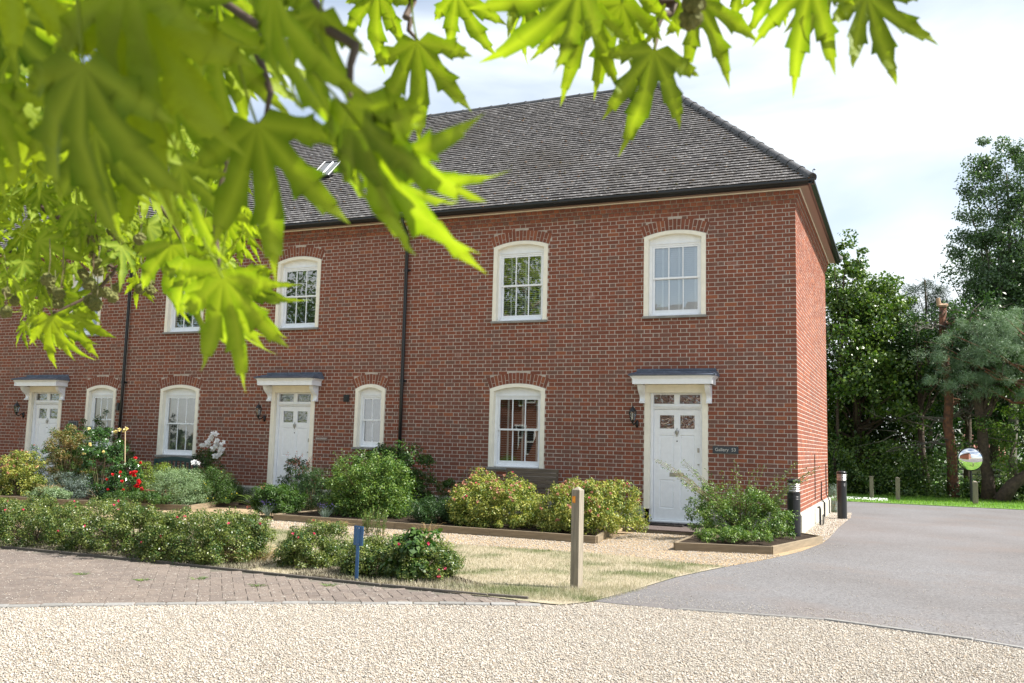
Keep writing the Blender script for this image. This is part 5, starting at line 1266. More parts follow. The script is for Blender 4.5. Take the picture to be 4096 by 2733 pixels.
dense_hedge('low shrub in the middle of the hedge, in front of the rose bushes', 210, -7.75, 85, 1160, 0.55, 10500, 43)
dense_hedge('low shrub in the hedge below the terracotta pot', 320, -7.8, 80, 1168, 0.52, 10500, 44, fl=('pink', 5, 0.02, 1.0))
dense_hedge('low shrub in the hedge, second from its right-hand end', 425, -7.85, 78, 1178, 0.50, 10500, 45, fl=('pink', 4, 0.02, 1.0))
dense_hedge('glossy low shrub at the right-hand end of the hedge', 538, -7.85, 58, 1190, 0.38, 11000, 46, fl=('pink', 7, 0.018, 2.0))
dense_hedge('low shrub left of the small blue sign', 722, -7.72, 52, 1232, 0.30, 9000, 47, fl=('pink', 4, 0.018, 2.0))
dense_hedge('low straggly shrub just right of the small blue sign', 862, -7.78, 52, 1252, 0.28, 7500, 48, fl=('lemon', 6, 0.016, 0.2))
t = dense_hedge('low dark shrub with broad leaves at the right end of the small shrub group', 972, -7.85, 68, 1256, 0.32, 8000, 49, fl=('pink', 7, 0.022, 0.5))
P_, nr, C_ = clump_points(900, 30, dome(0.28, 0.25, 0.42, 5, inner=.7), 0.09, .8); P_ += [-0.02, -0.08, 0.04]; build_leaves('broad_leaves', P_, unit(nr+[0, 0, .4]), rng.uniform(.05, .085, 900), LM['mid'], t, 0.75)
# succulents in the pot
blades(tp if False else bpy.data.objects['flower_pot'], 40, 0.16, 0.14, LM['silver'], 0.02, r0=0.1, name='succulent_leaves').location = (0, 0, 0.2)
# ground litter and small weeds
y = None
for i, (px, py) in enumerate(((330, 1333), (188, 1320), (590, 1346), (755, 1345), (455, 1330))):
    g = onG(px*1.743, py*1.743); t = thing('weed_tuft', ['small green weed tuft growing in the paver joints, centre-left', 'green weed tuft in the paving at the left', 'bright green weed tuft in the paving near its middle', 'tiny weed in the paving below the blue sign', 'flat weed tuft in the paving left of centre'][i], 'weed', (g[0], g[1], GZ), 0, 'weeds in the brick path')
    blades(t, 50, 0.035, 0.07, LM['bright'], 0.005, r0=0.06)

# lawn blades (pale straw with green patches) and verge grass
def blade_field(name, P, h, w, m):
    n = len(P); a = rng.uniform(0, 6.283, n); tilt = rng.uniform(0, .9, n); d = np.stack([np.cos(a)*np.sin(tilt), np.sin(a)*np.sin(tilt), np.cos(tilt)], 1)*(h*rng.uniform(.4, 1.2, n))[:, None]
    s = np.stack([-np.sin(a), np.cos(a), np.zeros(n)], 1)*w/2; V = np.stack([P-s, P+s, P+d+s*.2, P+d-s*.2], 1).reshape(-1, 3); me = mesh_np(name, V, np.arange(4*n).reshape(n, 4), m); return tag(add(name, me), kind='stuff')
LW = [(-9.0, -8.36), (-5.65, -8.36), (-3.04, -8.44), (-1.9, -8.44), (-1.15, -8.40), (-0.98, -8.18), (-0.82, -7.3), (-0.68, -6.25), (-0.52, -5.6), (-0.38, -5.0), (-0.9, -4.95), (-2.05, -4.65), (-4, -4.82), (-7.5, -4.55), (-9.0, -4.5)]
P = sample_view(105000, LW, GZ+0.004, -9, -0.3, -8.5, -4.4, 0)
blade_field('lawn_grass', P, 0.034, 0.0042, LM['lawn'])
rag = [p for p in sample_view(5000, [(-3.2, -8.44), (-1.9, -8.46), (-1.1, -8.44), (-0.88, -8.1), (-0.70, -7.2), (-1.0, -7.2), (-1.6, -7.9), (-3.2, -8.0)], GZ+0.004, -3.3, -0.6, -8.5, -7, 0)]
blade_field('long_grass_edge', np.array(rag), 0.055, 0.004, LM['lawn'])
VG = [(-3, 12.4), (0, 12.35), (4.6, 12.1), (9, 11.6), (9, 19), (-3, 19)]
P = sample_view(22000, VG, GZ+0.012, -3, 9, 11.6, 19, 0); blade_field('verge_blades', P, 0.07, 0.012, LM['vergeb'])
P = sample_view(260, [(-0.6, 12.5), (1.2, 12.5), (1.2, 14), (-0.6, 14)], GZ+0.07, -1, 2, 12.4, 14, 0); me = mesh_np('daisies', *leaf_quads(P, unit(np.tile([0., -.2, 1], (len(P), 1))), np.full(len(P), 0.05), 0.9), FM['white']); tag(add('daisies', me), kind='stuff')

# ------------------------------------------------------------------ trees behind the road
def branch_path(p0, p1, n=6, wob=0.12):
    p0, p1 = np.array(p0, float), np.array(p1, float); L2 = np.linalg.norm(p1-p0); pts = [p0+(p1-p0)*q for q in np.linspace(0, 1, n)]
    for i in range(1, n-1): pts[i] = pts[i]+rng.normal(size=3)*L2*wob*0.25
    return pts
TG = 'trees beyond the road'
def tree(name, label, base, trunk_h, r0, r1, lean, crown_c, crown_r, leaf, size, n, ncl, crad, barkm, seed, asp=0.5, limbs=14, name2='foliage', flat=0.7, inner=0.35, up=0.3, cat='tree', twigs=0, bottom=None, lz=0.55):
    t = thing(name, label, cat, (base[0], base[1], GZ), 0, TG); top = np.array([lean[0], lean[1], trunk_h])
    k = MB(); pts = branch_path((0, 0, -0.05), top, 9, 0.018); k.tube(pts, list(np.linspace(r0, r1, 9)*np.array([1.25]+[1]*8)), 10); k.build('trunk', barkm, t, smooth=True)
    r2 = np.random.default_rng(seed); cc = np.array(crown_c, float); cr = np.array(crown_r, float)
    C = []; L_ = unit(r2.normal(size=(9, 3))); A = r2.uniform(-0.25, 0.28, 9)
    while len(C) < ncl:
        u = unit(r2.normal(size=3)); mod = 1+sum(A[i]*max(0, u@L_[i])**4 for i in range(9)); q = cc+u*cr*mod*(r2.uniform(inner**3, 1)**(1/3))
        if q[2] > (0.25 if bottom is None else bottom): C.append(q)
    C = np.array(C)
    k = MB(); idx = r2.choice(ncl, min(limbs, ncl), replace=False)
    for i in idx:
        z0 = min(max(C[i][2]*lz, trunk_h*0.15), trunk_h*0.97); q = z0/trunk_h; a = np.array([lean[0]*q, lean[1]*q, z0]); rr = r0+(r1-r0)*q
        k.tube(branch_path(a, C[i], 6), list(np.linspace(rr*0.42, 0.012, 6)), 6, cap=False)
    k.build('limbs', barkm, t, smooth=True)
    kk = r2.integers(0, ncl, n); o = unit(rng.normal(size=(n, 3)))*(rng.uniform(0.05, 1, (n, 1))**(1/2.2)); o[:, 2] *= flat; cr_ = crad*r2.uniform(.6, 1.4, ncl)
    P = C[kk]+o*cr_[kk][:, None]; nr = unit(o*0.6+np.array([0, 0, up])+rng.normal(size=(n, 3))*0.55); ok = P[:, 2] > 0.03
    build_leaves(name2, P[ok], nr[ok], rng.uniform(.6, 1.3, ok.sum())*size, LM[leaf], t, asp)
    if twigs:
        k = MB()
        for i in range(twigs):
            a = C[r2.integers(0, ncl)]; b = a+r2.normal(size=3)*crad*1.3; k.tube([a, (a+b)/2+r2.normal(size=3)*.05, b], [.02, .012, .004], 4, cap=False)
        k.build('twigs', barkm, t)
    return t
def gx(px, y, py=1950.): return onY(px*1.743, py, y)[0]
def gz(px, py, y): return onY(px*1.743, py*1.743, y)[2]-GZ
Y1 = 19.5
x = gx(1985, Y1)
tree('maple_tree', 'broad dense green maple directly behind the house corner', (x-0.3, Y1), 6.5, 0.22, 0.06, (0.2, 0.3), (0.1, 0.3, 4.9), (2.75, 2.6, 4.35), 'maple', 0.125, 42000, 300, 0.50, M['bark'], 61, asp=0.8, limbs=26, inner=0.30)
x = gx(1940, 17.5); tree('maple_sapling', 'tall leafy shoot of maple rising above the gutter at the far corner', (x-0.4, 18.4), 8.6, 0.07, 0.02, (0.5, 0), (0.3, 0, 7.8), (0.9, 0.8, 1.5), 'maple', 0.12, 3200, 46, 0.28, M['bark'], 62, asp=0.8, limbs=10, bottom=5.5)
# sawn-off pine with reddish trunk
Y2 = 17.8; x = gx(2188, Y2); H = gz(2175, 702, Y2)
t = tree('pine_tree', 'pine with reddish trunk sawn off at the top, left of the mirror', (x, Y2), H, 0.18, 0.125, (gx(2176, Y2)-x, 0), (0.4, 0, 4.3), (1.5, 1.2, 1.6), 'pinedark', 0.16, 2600, 40, 0.35, M['pinebark'], 63, asp=0.07, limbs=10, twigs=60, bottom=1.6, lz=0.97)
k = MB(); tp0 = np.array([gx(2176, Y2)-x, 0, H]); M['cutwood'] = mat('sawn_wood', (0.36, 0.24, 0.15), rough=0.8)
k.tube([tp0+[0, 0, 0.0], tp0+[0, -0.02, 0.06]], 0.165, 12); k.tube([tp0+[-0.12, 0, 0], tp0+[-0.15, 0, 0.28]], [0.08, 0.07], 10); k.build('sawn_top', M['cutwood'], t)
for (dx, z, ln_, up_) in ((1.5, H-0.45, 1.7, 0.25), (-1.3, H-0.75, 1.2, 0.1), (1.6, 2.7, 2.4, 0.9), (-1.8, 1.9, 1.9, -0.2), (1.9, 1.75, 2.2, 0.4), (-2.0, 2.6, 2.1, 0.1), (1.2, 3.6, 1.6, 0.5)):
    for j in range(3):
        k = MB(); e = np.array([dx*ln_/1.8+rng.uniform(-.3, .3), rng.uniform(-1, .4), z+up_+rng.uniform(-.35, .25)]); pts = branch_path((0, 0, z), e, 7, 0.3); k.tube(pts, list(np.linspace(0.05 if j == 0 else .03, .008, 7)), 6, cap=False)
        for q in range(4): a = pts[rng.integers(3, 7)]; k.tube([a, a+rng.normal(size=3)*[.5, .3, .35]], [.010, .003], 4, cap=False)
        k.build('bare_branch', M['greybark'], t, smooth=True)
# blue-green pine boughs reaching in from the right
Y3 = 15.8; x = gx(2560, Y3)
tree('pine_tree', 'blue-green pine reaching in from the right edge of the photo', (x, Y3+0.5), 8.0, 0.25, 0.08, (-0.3, 0), (gx(2320, Y3)-x, 0, 4.6), (2.1, 1.4, 1.5), 'pine', 0.16, 46000, 170, 0.26, M['pinebark'], 64, asp=0.055, limbs=18, inner=0.1, up=0.6, bottom=2.8, flat=.7)
# tall poplar
Y4 = 23.5; x = gx(2330, Y4); H = gz(2310, 360, Y4)
tree('poplar_tree', 'tall airy poplar against the sky at the right edge', (x, Y4), H*0.95, 0.22, 0.03, (0.1, 0), (0.35, 0, H*0.62), (1.95, 1.6, H*0.39), 'birch', 0.12, 60000, 300, 0.46, M['greybark'], 65, asp=0.55, limbs=34, inner=0.15, bottom=4.5)
x = gx(2290, 25.5); H = gz(2290, 560, 25.5); tree('dark_conifer', 'dark leafy tree behind the poplar, filling the gap above the blue-green pine', (x, 26.5), H, 0.2, 0.04, (0, 0), (0, 0, H*.62), (1.9, 1.5, H*.42), 'dark', 0.14, 15000, 110, 0.55, M['bark'], 66, asp=0.5, inner=.2)
x = gx(2135, 25.0); H = gz(2130, 632, 25.0)
tree('pine_tree', 'small pine top rising behind the maple', (x, 25.0), H*0.98, 0.16, 0.03, (0, 0), (0, 0, H*0.72), (1.35, 1.1, H*0.27), 'pinedark', 0.22, 16000, 80, 0.36, M['bark'], 67, asp=0.09, limbs=30, inner=.1, bottom=3.2)
for i, (px, yy, r, ln_, lab) in enumerate(((2125, 18.6, 0.13, -0.2, 'thin dark trunk left of the reddish pine'), (2268, 17.2, 0.20, -0.35, 'ivy-clad dark trunk right of the mirror'), (2222, 20.0, 0.13, 0.1, 'slim dark trunk directly behind the mirror'), (2100, 21.0, 0.12, 0.1, 'thin trunk in the gap behind the second verge post'))):
    x = gx(px, yy)
    tree('dark_tree', lab+', with shaded crown', (x, yy), 6.0, r, r*.5, (ln_, 0), (0.1, 0.2, 4.9), (1.5, 1.2, 1.7), 'dark', 0.12, 7500, 60, 0.45, M['bark'], 70+i, asp=.55, limbs=12, inner=.2, bottom=2.2, twigs=40)
t = thing('leaning_tree', 'dark trunk leaning to the upper right at the right edge', 'tree', (gx(2295, 16.6), 16.6, GZ), 0, TG); k = MB()
k.tube([(0, 0, 0), (0.35, 0, 0.55), (0.85, 0, 0.95), (1.25, 0, 1.7), (1.5, 0, 3.2), (1.8, 0, 5.5)], [.26, .2, .17, .15, .12, .07], 10); k.tube([(0.5, 0, 0.7), (0.3, 0.1, 1.3), (0.5, 0.1, 1.9)], [.06, .04, .02], 6); k.build('trunk', M['bark'], t, smooth=True)
P_, nr, C_ = clump_points(9000, 60, lambda n: rng.normal(size=(n, 3))*[.75, .7, 1.0]+[1.2, .6, 2.3], .4, .7); ok = P_[:, 2] > .1; build_leaves('foliage', P_[ok], nr[ok], rng.uniform(.07, .13, ok.sum()), LM['bright'], t, .55)
# woodland mass and undergrowth behind
def mass(name, boxes, leaf, size, n, ncl, crad):
    V = []; P_all = []; N_all = []
    for (x0, x1, y0, y1, z0, z1) in boxes:
        m_ = n//len(boxes); C = np.stack([rng.uniform(x0, x1, ncl), rng.uniform(y0, y1, ncl), GZ+rng.uniform(z0, z1, ncl)*rng.uniform(.7, 1, ncl)], 1); kx = rng.integers(0, ncl, m_); o = unit(rng.normal(size=(m_, 3)))*rng.uniform(.2, 1, (m_, 1)); P_all.append(C[kx]+o*crad); N_all.append(unit(o+[0, -.1, .3]+rng.normal(size=(m_, 3))*.4))
    P_ = np.concatenate(P_all); N_ = np.concatenate(N_all); ok = P_[:, 2] > GZ; me = mesh_np(name, *leaf_quads(P_[ok], N_[ok], rng.uniform(.6, 1.3, ok.sum())*size, .6), LM[leaf]); return tag(add(name, me), kind='stuff')
mass('low_bushes', [(-1.5, 3.0, 16.9, 17.8, 0, 1.7), (3.6, 6.5, 17.5, 18.5, 0, .7), (5.8, 9, 16.5, 18.5, 0, 2.8)], 'maple', 0.09, 24000, 90, .38)
mass('undergrowth', [(-3, 2.2, 17.2, 19, 0, 1.0), (2.2, 9, 17.6, 20, 0, 0.55), (-3, 2.6, 19, 22, 0, 1.5)], 'dark', 0.10, 27000, 120, .35)
mass('woodland', [(-6, 2.4, 24, 30, 0.5, 6.0), (6.2, 13, 24, 30, 0.3, 7.0), (-4, 3.4, 20.5, 23, .5, 5.4), (2.5, 7.5, 26, 31, 2.6, 6.2)], 'dark', 0.17, 66000, 150, .8)
mass('far_woodland', [(-20, 24, 46, 60, 0.2, 3.0)], 'mid', 0.4, 9000, 120, 1.8)
# ------------------------------------------------------------------ plane tree overhanging the camera
def plane_leaf_mat():
    m = bpy.data.materials.new('plane_leaf'); m.use_nodes = True; t = m.node_tree; ln = t.links.new; b = t.nodes['Principled BSDF']
    at_ = t.nodes.new('ShaderNodeAttribute'); at_.attribute_name = 'vein'; oi = t.nodes.new('ShaderNodeObjectInfo'); co = t.nodes.new('ShaderNodeTexCoord')
    geo = t.nodes.new('ShaderNodeNewGeometry'); sm = N(t, 'ShaderNodeMath', operation='ADD'); ln(geo.outputs['Random Per Island'], sm.inputs[0]); ln(oi.outputs['Random'], sm.inputs[1]); fr = N(t, 'ShaderNodeMath', operation='FRACT'); ln(sm.outputs[0], fr.inputs[0])
    r1 = ramp(t, [(0.0, (0.020, 0.064, 0.003)), (0.40, (0.048, 0.120, 0.003)), (0.78, (0.13, 0.22, 0.005)), (1.0, (0.23, 0.29, 0.008))]); ln(fr.outputs[0], r1.inputs[0])
    nz = N(t, 'ShaderNodeTexNoise', Scale=30.0, Detail=5.0); ln(co.outputs['Object'], nz.inputs['Vector'])
    mr = N(t, 'ShaderNodeMapRange'); mr.inputs[1].default_value = .3; mr.inputs[2].default_value = .7; mr.inputs[3].default_value = .78; mr.inputs[4].default_value = 1.15; ln(nz.outputs['Fac'], mr.inputs[0])
    vm = N(t, 'ShaderNodeVectorMath', operation='SCALE'); ln(r1.outputs[0], vm.inputs[0]); ln(mr.outputs[0], vm.inputs['Scale'])
    vr = ramp(t, [(0.0, 1.0), (0.05, 0.55), (0.14, 0.0)]); ln(at_.outputs['Fac'], vr.inputs[0])
    al = t.nodes.new('ShaderNodeAttribute'); al.attribute_name = 'along'; m1 = N(t, 'ShaderNodeMath', operation='MULTIPLY'); ln(al.outputs['Fac'], m1.inputs[0]); m1.inputs[1].default_value = 13.0
    m2 = N(t, 'ShaderNodeMath', operation='FRACT'); ln(m1.outputs[0], m2.inputs[0]); m3 = ramp(t, [(0.0, 0.38), (0.10, 0.0), (0.90, 0.0), (1.0, 0.38)]); ln(m2.outputs[0], m3.inputs[0]); m4 = N(t, 'ShaderNodeMath', operation='MAXIMUM'); ln(vr.outputs[0], m4.inputs[0]); ln(m3.outputs[0], m4.inputs[1])
    mx_ = N(t, 'ShaderNodeMix', data_type='RGBA'); ln(m4.outputs[0], mx_.inputs[0]); ln(vm.outputs[0], mx_.inputs[6]); mx_.inputs[7].default_value = (0.24, 0.31, 0.04, 1)
    ln(mx_.outputs[2], b.inputs['Base Color']); b.inputs['Roughness'].default_value = 0.5; b.inputs['Specular IOR Level'].default_value = .12
    tr = t.nodes.new('ShaderNodeBsdfTranslucent'); tc_ = N(t, 'ShaderNodeVectorMath', operation='MULTIPLY'); tc_.inputs[1].default_value = (1.7, 1.75, 0.3); ln(mx_.outputs[2], tc_.inputs[0]); ln(tc_.outputs[0], tr.inputs['Color'])
    ms = t.nodes.new('ShaderNodeMixShader'); ms.inputs[0].default_value = 0.44; ln(b.outputs[0], ms.inputs[1]); ln(tr.outputs[0], ms.inputs[2]); ln(ms.outputs[0], t.nodes['Material Output'].inputs[0])
    bp = N(t, 'ShaderNodeBump', Strength=0.35, Distance=0.004); ln(nz.outputs['Fac'], bp.inputs['Height']); ln(bp.outputs[0], b.inputs['Normal'])
    return m
M['planeleaf'] = plane_leaf_mat()
def leaf_geo(seed, droop=0.35, narrow=1.0):
    """plane leaf of unit length: five toothed lobes round midribs, folded along them and drooping. returns verts, faces, vein distance"""
    r = np.random.default_rng(seed); V = []; F = []; A = []
    U = []
    def vtx(x, y, d, u=0.0): V.append([x, y, 0.0, d]); U.append(u); return len(V)-1
    ang = [0]+[s*rad(a+r.uniform(-4, 4)) for a in (34, 71) for s in (1, -1)]; ln_ = [1.0, 0.84*r.uniform(.92, 1.06), 0.82*r.uniform(.92, 1.06), 0.52*r.uniform(.9, 1.1), 0.52*r.uniform(.9, 1.1)]
    order = [3, 1, 0, 2, 4]     # left to right
    O = vtx(0, 0, 0); sin = []
    def pol(a, q): return q*math.sin(-a), q*math.cos(a)
    sa_ = [rad(122)]+[(ang[order[i]]+ang[order[i+1]])/2 for i in range(4)]+[rad(-122)]; sr = [0.13]+[0.25*r.uniform(.85, 1.1), 0.29*r.uniform(.85, 1.15), 0.29*r.uniform(.85, 1.15), 0.25*r.uniform(.85, 1.1)]+[0.13]
    for a, q in zip(sa_, sr): x, y = pol(a, q); sin.append(vtx(x, y, 0.10))
    for li, i in enumerate(order):
        a = ang[i]; L2 = ln_[i]; w = narrow*(0.064+0.034*L2); dx, dy = pol(a, 1); nx, ny = -dy, dx     # n points to the left side
        ts = [0.36, 0.48, 0.585, 0.60, 0.72, 0.80, 0.815, 0.91, 1.0]; th = [0.80, 1.0, 1.32, 0.92, 0.70, 0.62, 0.40, 0.20, 0.0]
        if L2 < .7: ts = [0.45, 0.56, 0.64, 0.66, 0.76, 0.82, 0.84, 0.92, 1.0]
        mid = []; le = []; ri = []; bend = r.uniform(-.10, .10)
        for t_, h_ in zip(ts, th):
            q = t_*L2; bx = bend*(t_**2)*L2
            mx_, my_ = dx*q+nx*bx, dy*q+ny*bx; mid.append(vtx(mx_, my_, 0, q))
            if h_ > 0:
                hl, hr = w*h_*r.uniform(.86, 1.12), w*h_*r.uniform(.86, 1.12); f_ = 0.02 if h_ in (1.32, 0.62) else 0
                le.append(vtx(mx_+nx*hl+dx*f_, my_+ny*hl+dy*f_, hl, q-1.0*hl)); ri.append(vtx(mx_-nx*hr+dx*f_, my_-ny*hr+dy*f_, hr, q-1.0*hr))
        S0, S1 = sin[li], sin[li+1]
        F += [(O, mid[0], S0), (O, S1, mid[0]), (S0, mid[0], le[0]), (S1, ri[0], mid[0])]
        for k_ in range(len(le)-1): F += [(mid[k_], mid[k_+1], le[k_+1], le[k_]), (mid[k_+1], mid[k_], ri[k_], ri[k_+1])]
        F += [(mid[-2], mid[-1], le[-1]), (mid[-1], mid[-2], ri[-1])]
    V = np.array(V); rr = np.hypot(V[:, 0], V[:, 1]); fold = 0.35*r.uniform(.6, 1.5)
    z = V[:, 3]*fold-droop*rr**2.0+0.05*np.sin(V[:, 0]*7+r.uniform(0, 6))*rr+0.012*r.normal(size=len(V)); X = V[:, :2]*(1-0.22*abs(droop)*rr[:, None])
    veins = V[:, 3].copy(); pts = np.column_stack([X, z])
    # petiole
    n0 = len(pts); P2 = []; 
    for q in range(5):
        u = q/4; c = np.array([0.02*math.sin(u*3), -0.38*u, 0.10*u*u])
        for k_ in range(3): an = 2.09*k_; P2.append(c+np.array([math.cos(an), 0, math.sin(an)])*0.010)
    Fp = [(n0+3*i+k_, n0+3*i+(k_+1) % 3, n0+3*i+3+(k_+1) % 3, n0+3*i+3+k_) for i in range(4) for k_ in range(3)]
    return np.concatenate([pts, np.array(P2)]), F+Fp, np.concatenate([veins, np.zeros(15)]), np.concatenate([np.array(U), np.zeros(15)])
VAR = []
for i in range(14):
    V, F, A, U_ = leaf_geo(900+i, droop=[-0.2, 0.25, 0.5, 0.75, 0.4, 0.6, 0.3][i % 7], narrow=[1.0, 0.9, 1.12][i % 3])
    me = bpy.data.meshes.new('leaf'); me.from_pydata(V.tolist(), [], F); me.materials.append(M['planeleaf'])
    a = me.attributes.new('vein', 'FLOAT', 'POINT'); a.data.foreach_set('value', A.astype(np.float32)); a = me.attributes.new('along', 'FLOAT', 'POINT'); a.data.foreach_set('value', U_.astype(np.float32)); me.polygons.foreach_set('use_smooth', [True]*len(me.polygons)); me.update(); VAR.append((me, V, F, A))
TX, TY = -10.4, -18.6
pt = thing('plane_tree', 'plane tree whose leafy branches with round seed balls hang across the top', 'tree', (TX, TY, GZ))
T0 = np.array([TX, TY, GZ])
def leaf_matrix(base, tip_dir, normal, L2):
    y = unit(np.asarray(tip_dir, float)); z = np.asarray(normal, float); z = unit(z-y*(z@y)); x = np.cross(y, z)
    m = Matrix.Identity(4)
    for i in range(3): m[i][0], m[i][1], m[i][2], m[i][3] = x[i]*L2, y[i]*L2, z[i]*L2, base[i]-T0[i]
    return m
nleaf = [0]
def put_leaf(bx, by, tx, ty, L2, v=None, roll=None, pitch=None, dist=None):
    """leaf by its stalk end and main tip as the photo shows them (photo/1.743 units); real length L2 gives the distance"""
    ln2 = math.hypot(tx-bx, ty-by)*1.743; pitch = rng.uniform(-.35, .35) if pitch is None else pitch; roll = rng.uniform(-.5, .5) if roll is None else roll
    d = L2*0.93*math.cos(pitch)*FPX/ln2 if dist is None else dist
    b = at(bx*1.743, by*1.743, d); dr = unit(at(tx*1.743, ty*1.743, d)-b); dr = unit(dr*math.cos(pitch)+CW*math.sin(pitch))
    side = np.cross(dr, -CW); nrm = -CW*math.cos(roll)+side*math.sin(roll)
    if dist is not None: L2 = L2
    v = rng.integers(0, len(VAR)) if v is None else v
    o = bpy.data.objects.new('leaf', VAR[v][0]); link(o, pt); o.matrix_local = leaf_matrix(b, dr, nrm, L2); nleaf[0] += 1; return b, d
# crisp leaves along the top edge
for a in [(958, 95, 972, 330, .175, 0, .1, .1), (1048, -18, 1118, 132, .165, 2, .35, .2), (1502, 116, 1462, 352, .175, 6, -.15, .05), (1600, -2, 1708, 185, .165, 4, .1, .1),
          (1862, -42, 1800, 182, .17, 3, .3, .0), (1990, -12, 2046, 202, .165, 0, 0, 0), (1868, -48, 1922, 105, .14, 5, -.5, .2), (1428, 8, 1345, 205, .17, 8, .2, .1), (1352, 20, 1288, 232, .165, 1, .2, 0), (1225, -10, 1165, 128, .16, 9, .6, .2),
          (868, -22, 842, 152, .17, 2, .2, .1), (1330, -35, 1150, 186, .18, 12, -.5, .1), (1545, -40, 1502, 120, .15, 7, .7, .2),
          (1190, -40, 1240, 100, .15, 7, -.2, .3), (1430, -50, 1475, 130, .15, 4, .4, 0), (1700, -70, 1690, 60, .14, 1, .2, .2), (1790, -60, 1725, 70, .13, 6, .3, .2)]:
    put_leaf(a[0], a[1], a[2], a[3], a[4], a[5], a[6], a[7])
# clusters hanging lower left
for a in [(505, 622, 428, 850, .165, 3, .1, .1), (512, 640, 583, 888, .165, 0, .3, .1), (498, 660, 512, 845, .14, 5, 1.0, .1), (530, 640, 622, 795, .15, 8, .3, .2), (540, 630, 637, 758, .13, 10, .6, .1), (500, 615, 360, 572, .16, 2, .5, .2),
          (525, 670, 628, 690, .14, 1, .6, .1), (540, 700, 545, 632, .1, 6, .2, .2), (118, 728, 88, 858, .15, 4, .1, .1), (128, 738, 160, 852, .14, 5, .4, .1), (172, 722, 200, 832, .14, 11, .2, .1), (205, 700, 150, 775, .13, 9, .3, .2), (90, 730, 28, 808, .14, 12, .3, .2), (60, 745, 22, 800, .12, 1, .5, .1),
          (392, 560, 366, 752, .16, 2, .2, .05), (430, 600, 440, 800, .16, 8, .6, .1), (420, 560, 402, 700, .15, 3, .2, .1), (318, 640, 305, 712, .12, 1, .1, .1), (330, 645, 345, 690, .1, 4, .2, .1), (550, 470, 565, 590, .12, 6, 1.0, .2), (470, 500, 395, 640, .17, 10, .3, .1), (330, 590, 250, 610, .15, 7, .5, .2)]:
    put_leaf(a[0], a[1], a[2], a[3], a[4], a[5], a[6], a[7])
# big soft leaves close to the camera
for a in [(590, 285, 645, 600, .19, 0, .1, .1, 1.02), (800, 240, 880, 605, .19, 5, .9, .1, .86), (830, 300, 1008, 632, .19, 6, .95, .1, .86), (850, 360, 1115, 484, .15, 9, .9, .1, .90),
          (190, 150, 130, 540, .19, 9, .3, .1, .80), (330, 40, 300, 480, .2, 8, .2, .1, .84), (620, -30, 628, 280, .19, 5, 1.0, .1, .85), (735, 30, 672, 200, .15, 10, .4, .1, 1.0),
          (300, -60, 160, 260, .2, 4, .3, .1, .82), (420, 380, 480, 600, .15, 1, .8, .1, 1.1), (500, 60, 470, 300, .17, 12, .4, .1, 1.1)]:
    put_leaf(*a[:8], dist=a[8])
# the mass of leaves further in
MASK = [(-60, -60), (860, -60), (780, 10), (640, 40), (560, 150), (500, 260), (460, 400), (500, 520), (560, 600), (520, 640), (460, 600), (420, 620), (350, 580), (310, 650), (190, 700), (110, 690), (60, 730), (-60, 680)]
near_ = 0
while near_ < 46:
    x, y = rng.uniform(-80, 560), rng.uniform(-120, 330)
    if x+y*0.9 > 760: continue
    an = rad(90)+rng.normal()*0.45; ln_px = rng.uniform(150, 270); near_ += 1
    put_leaf(x, y, x+math.cos(an)*ln_px, y+math.sin(an)*ln_px, rng.uniform(.13, .18), None, rng.uniform(-.9, .9), rng.uniform(-.3, .5))
MASK2 = [(-60, 250), (560, 350), (570, 560), (520, 640), (420, 600), (330, 620), (240, 600), (180, 730), (60, 730), (-60, 720)]
joined = []
def scatter(n, mask, d0, d1, L0, L1, y0, y1, sep=True):
    c = 0
    while c < n:
        x, y = rng.uniform(-60, 920), rng.uniform(-60, 790)
        if not inside(mask, x, y) or not (y0 < y < y1): continue
        c += 1; d = rng.uniform(d0, d1) if y < 470 else rng.uniform(max(d0, 2.35), max(d1, 4.0)); L2 = rng.uniform(L0, L1); an = rad(90)+rng.normal()*0.6; b = at(x*1.743, y*1.743, d)
        dr = unit(CR*math.cos(an)-CU*math.sin(an)*1.0+CW*rng.uniform(-.5, .5)); nrm = unit(-CW*0.8+np.array([0, 0, .5])+rng.normal(size=3)*0.6); v = rng.integers(0, len(VAR))
        b = b-dr*L2*0.45
        if sep: o = bpy.data.objects.new('leaf', VAR[v][0]); link(o, pt); o.matrix_local = leaf_matrix(b, dr, nrm, L2); nleaf[0] += 1
        else: joined.append((leaf_matrix(b, dr, nrm, L2), v))
scatter(150, MASK, 1.9, 3.6, .12, .17, -60, 800)
scatter(230, MASK2, 2.4, 4.4, .11, .16, 150, 800, sep=False)
scatter(50, MASK, 3.0, 5.0, .12, .16, -60, 500, sep=False)
# rest of the crown, outside the photo: real leaves round real limbs
k = MB(); trunk = [(0, 0, -0.1), (0.05, 0.02, 1.2), (0.0, 0.1, 2.8), (0.15, 0.15, 4.5), (0.1, 0.3, 7.0), (0.3, 0.3, 10.0)]; k.tube(trunk, [.42, .34, .30, .24, .16, .05], 14); M['planebark'] = mat('plane_bark', (0.30, 0.27, 0.20), (0.14, 0.12, 0.085), rough=.9, noise=(5, .45, .55), bump=(20, .4, .02)); k.build('trunk', M['planebark'], pt, smooth=True)
CC = []
r3 = np.random.default_rng(5)
while len(CC) < 330:
    u = unit(r3.normal(size=3)); p = np.array([TX-2.3, TY+0.4, 7.2])+u*np.array([4.8, 4.6, 3.8])*(r3.uniform(.12, 1)**(1/3)); px, py, z = project(p)
    if z > 0.2 and -900 < px < 5000 and -900 < py < 3600: continue
    if p[2] < 3.0: continue
    CC.append(p)
CC = np.array(CC); kx = r3.integers(0, 330, 9000); P = CC[kx]+r3.normal(size=(9000, 3))*0.38
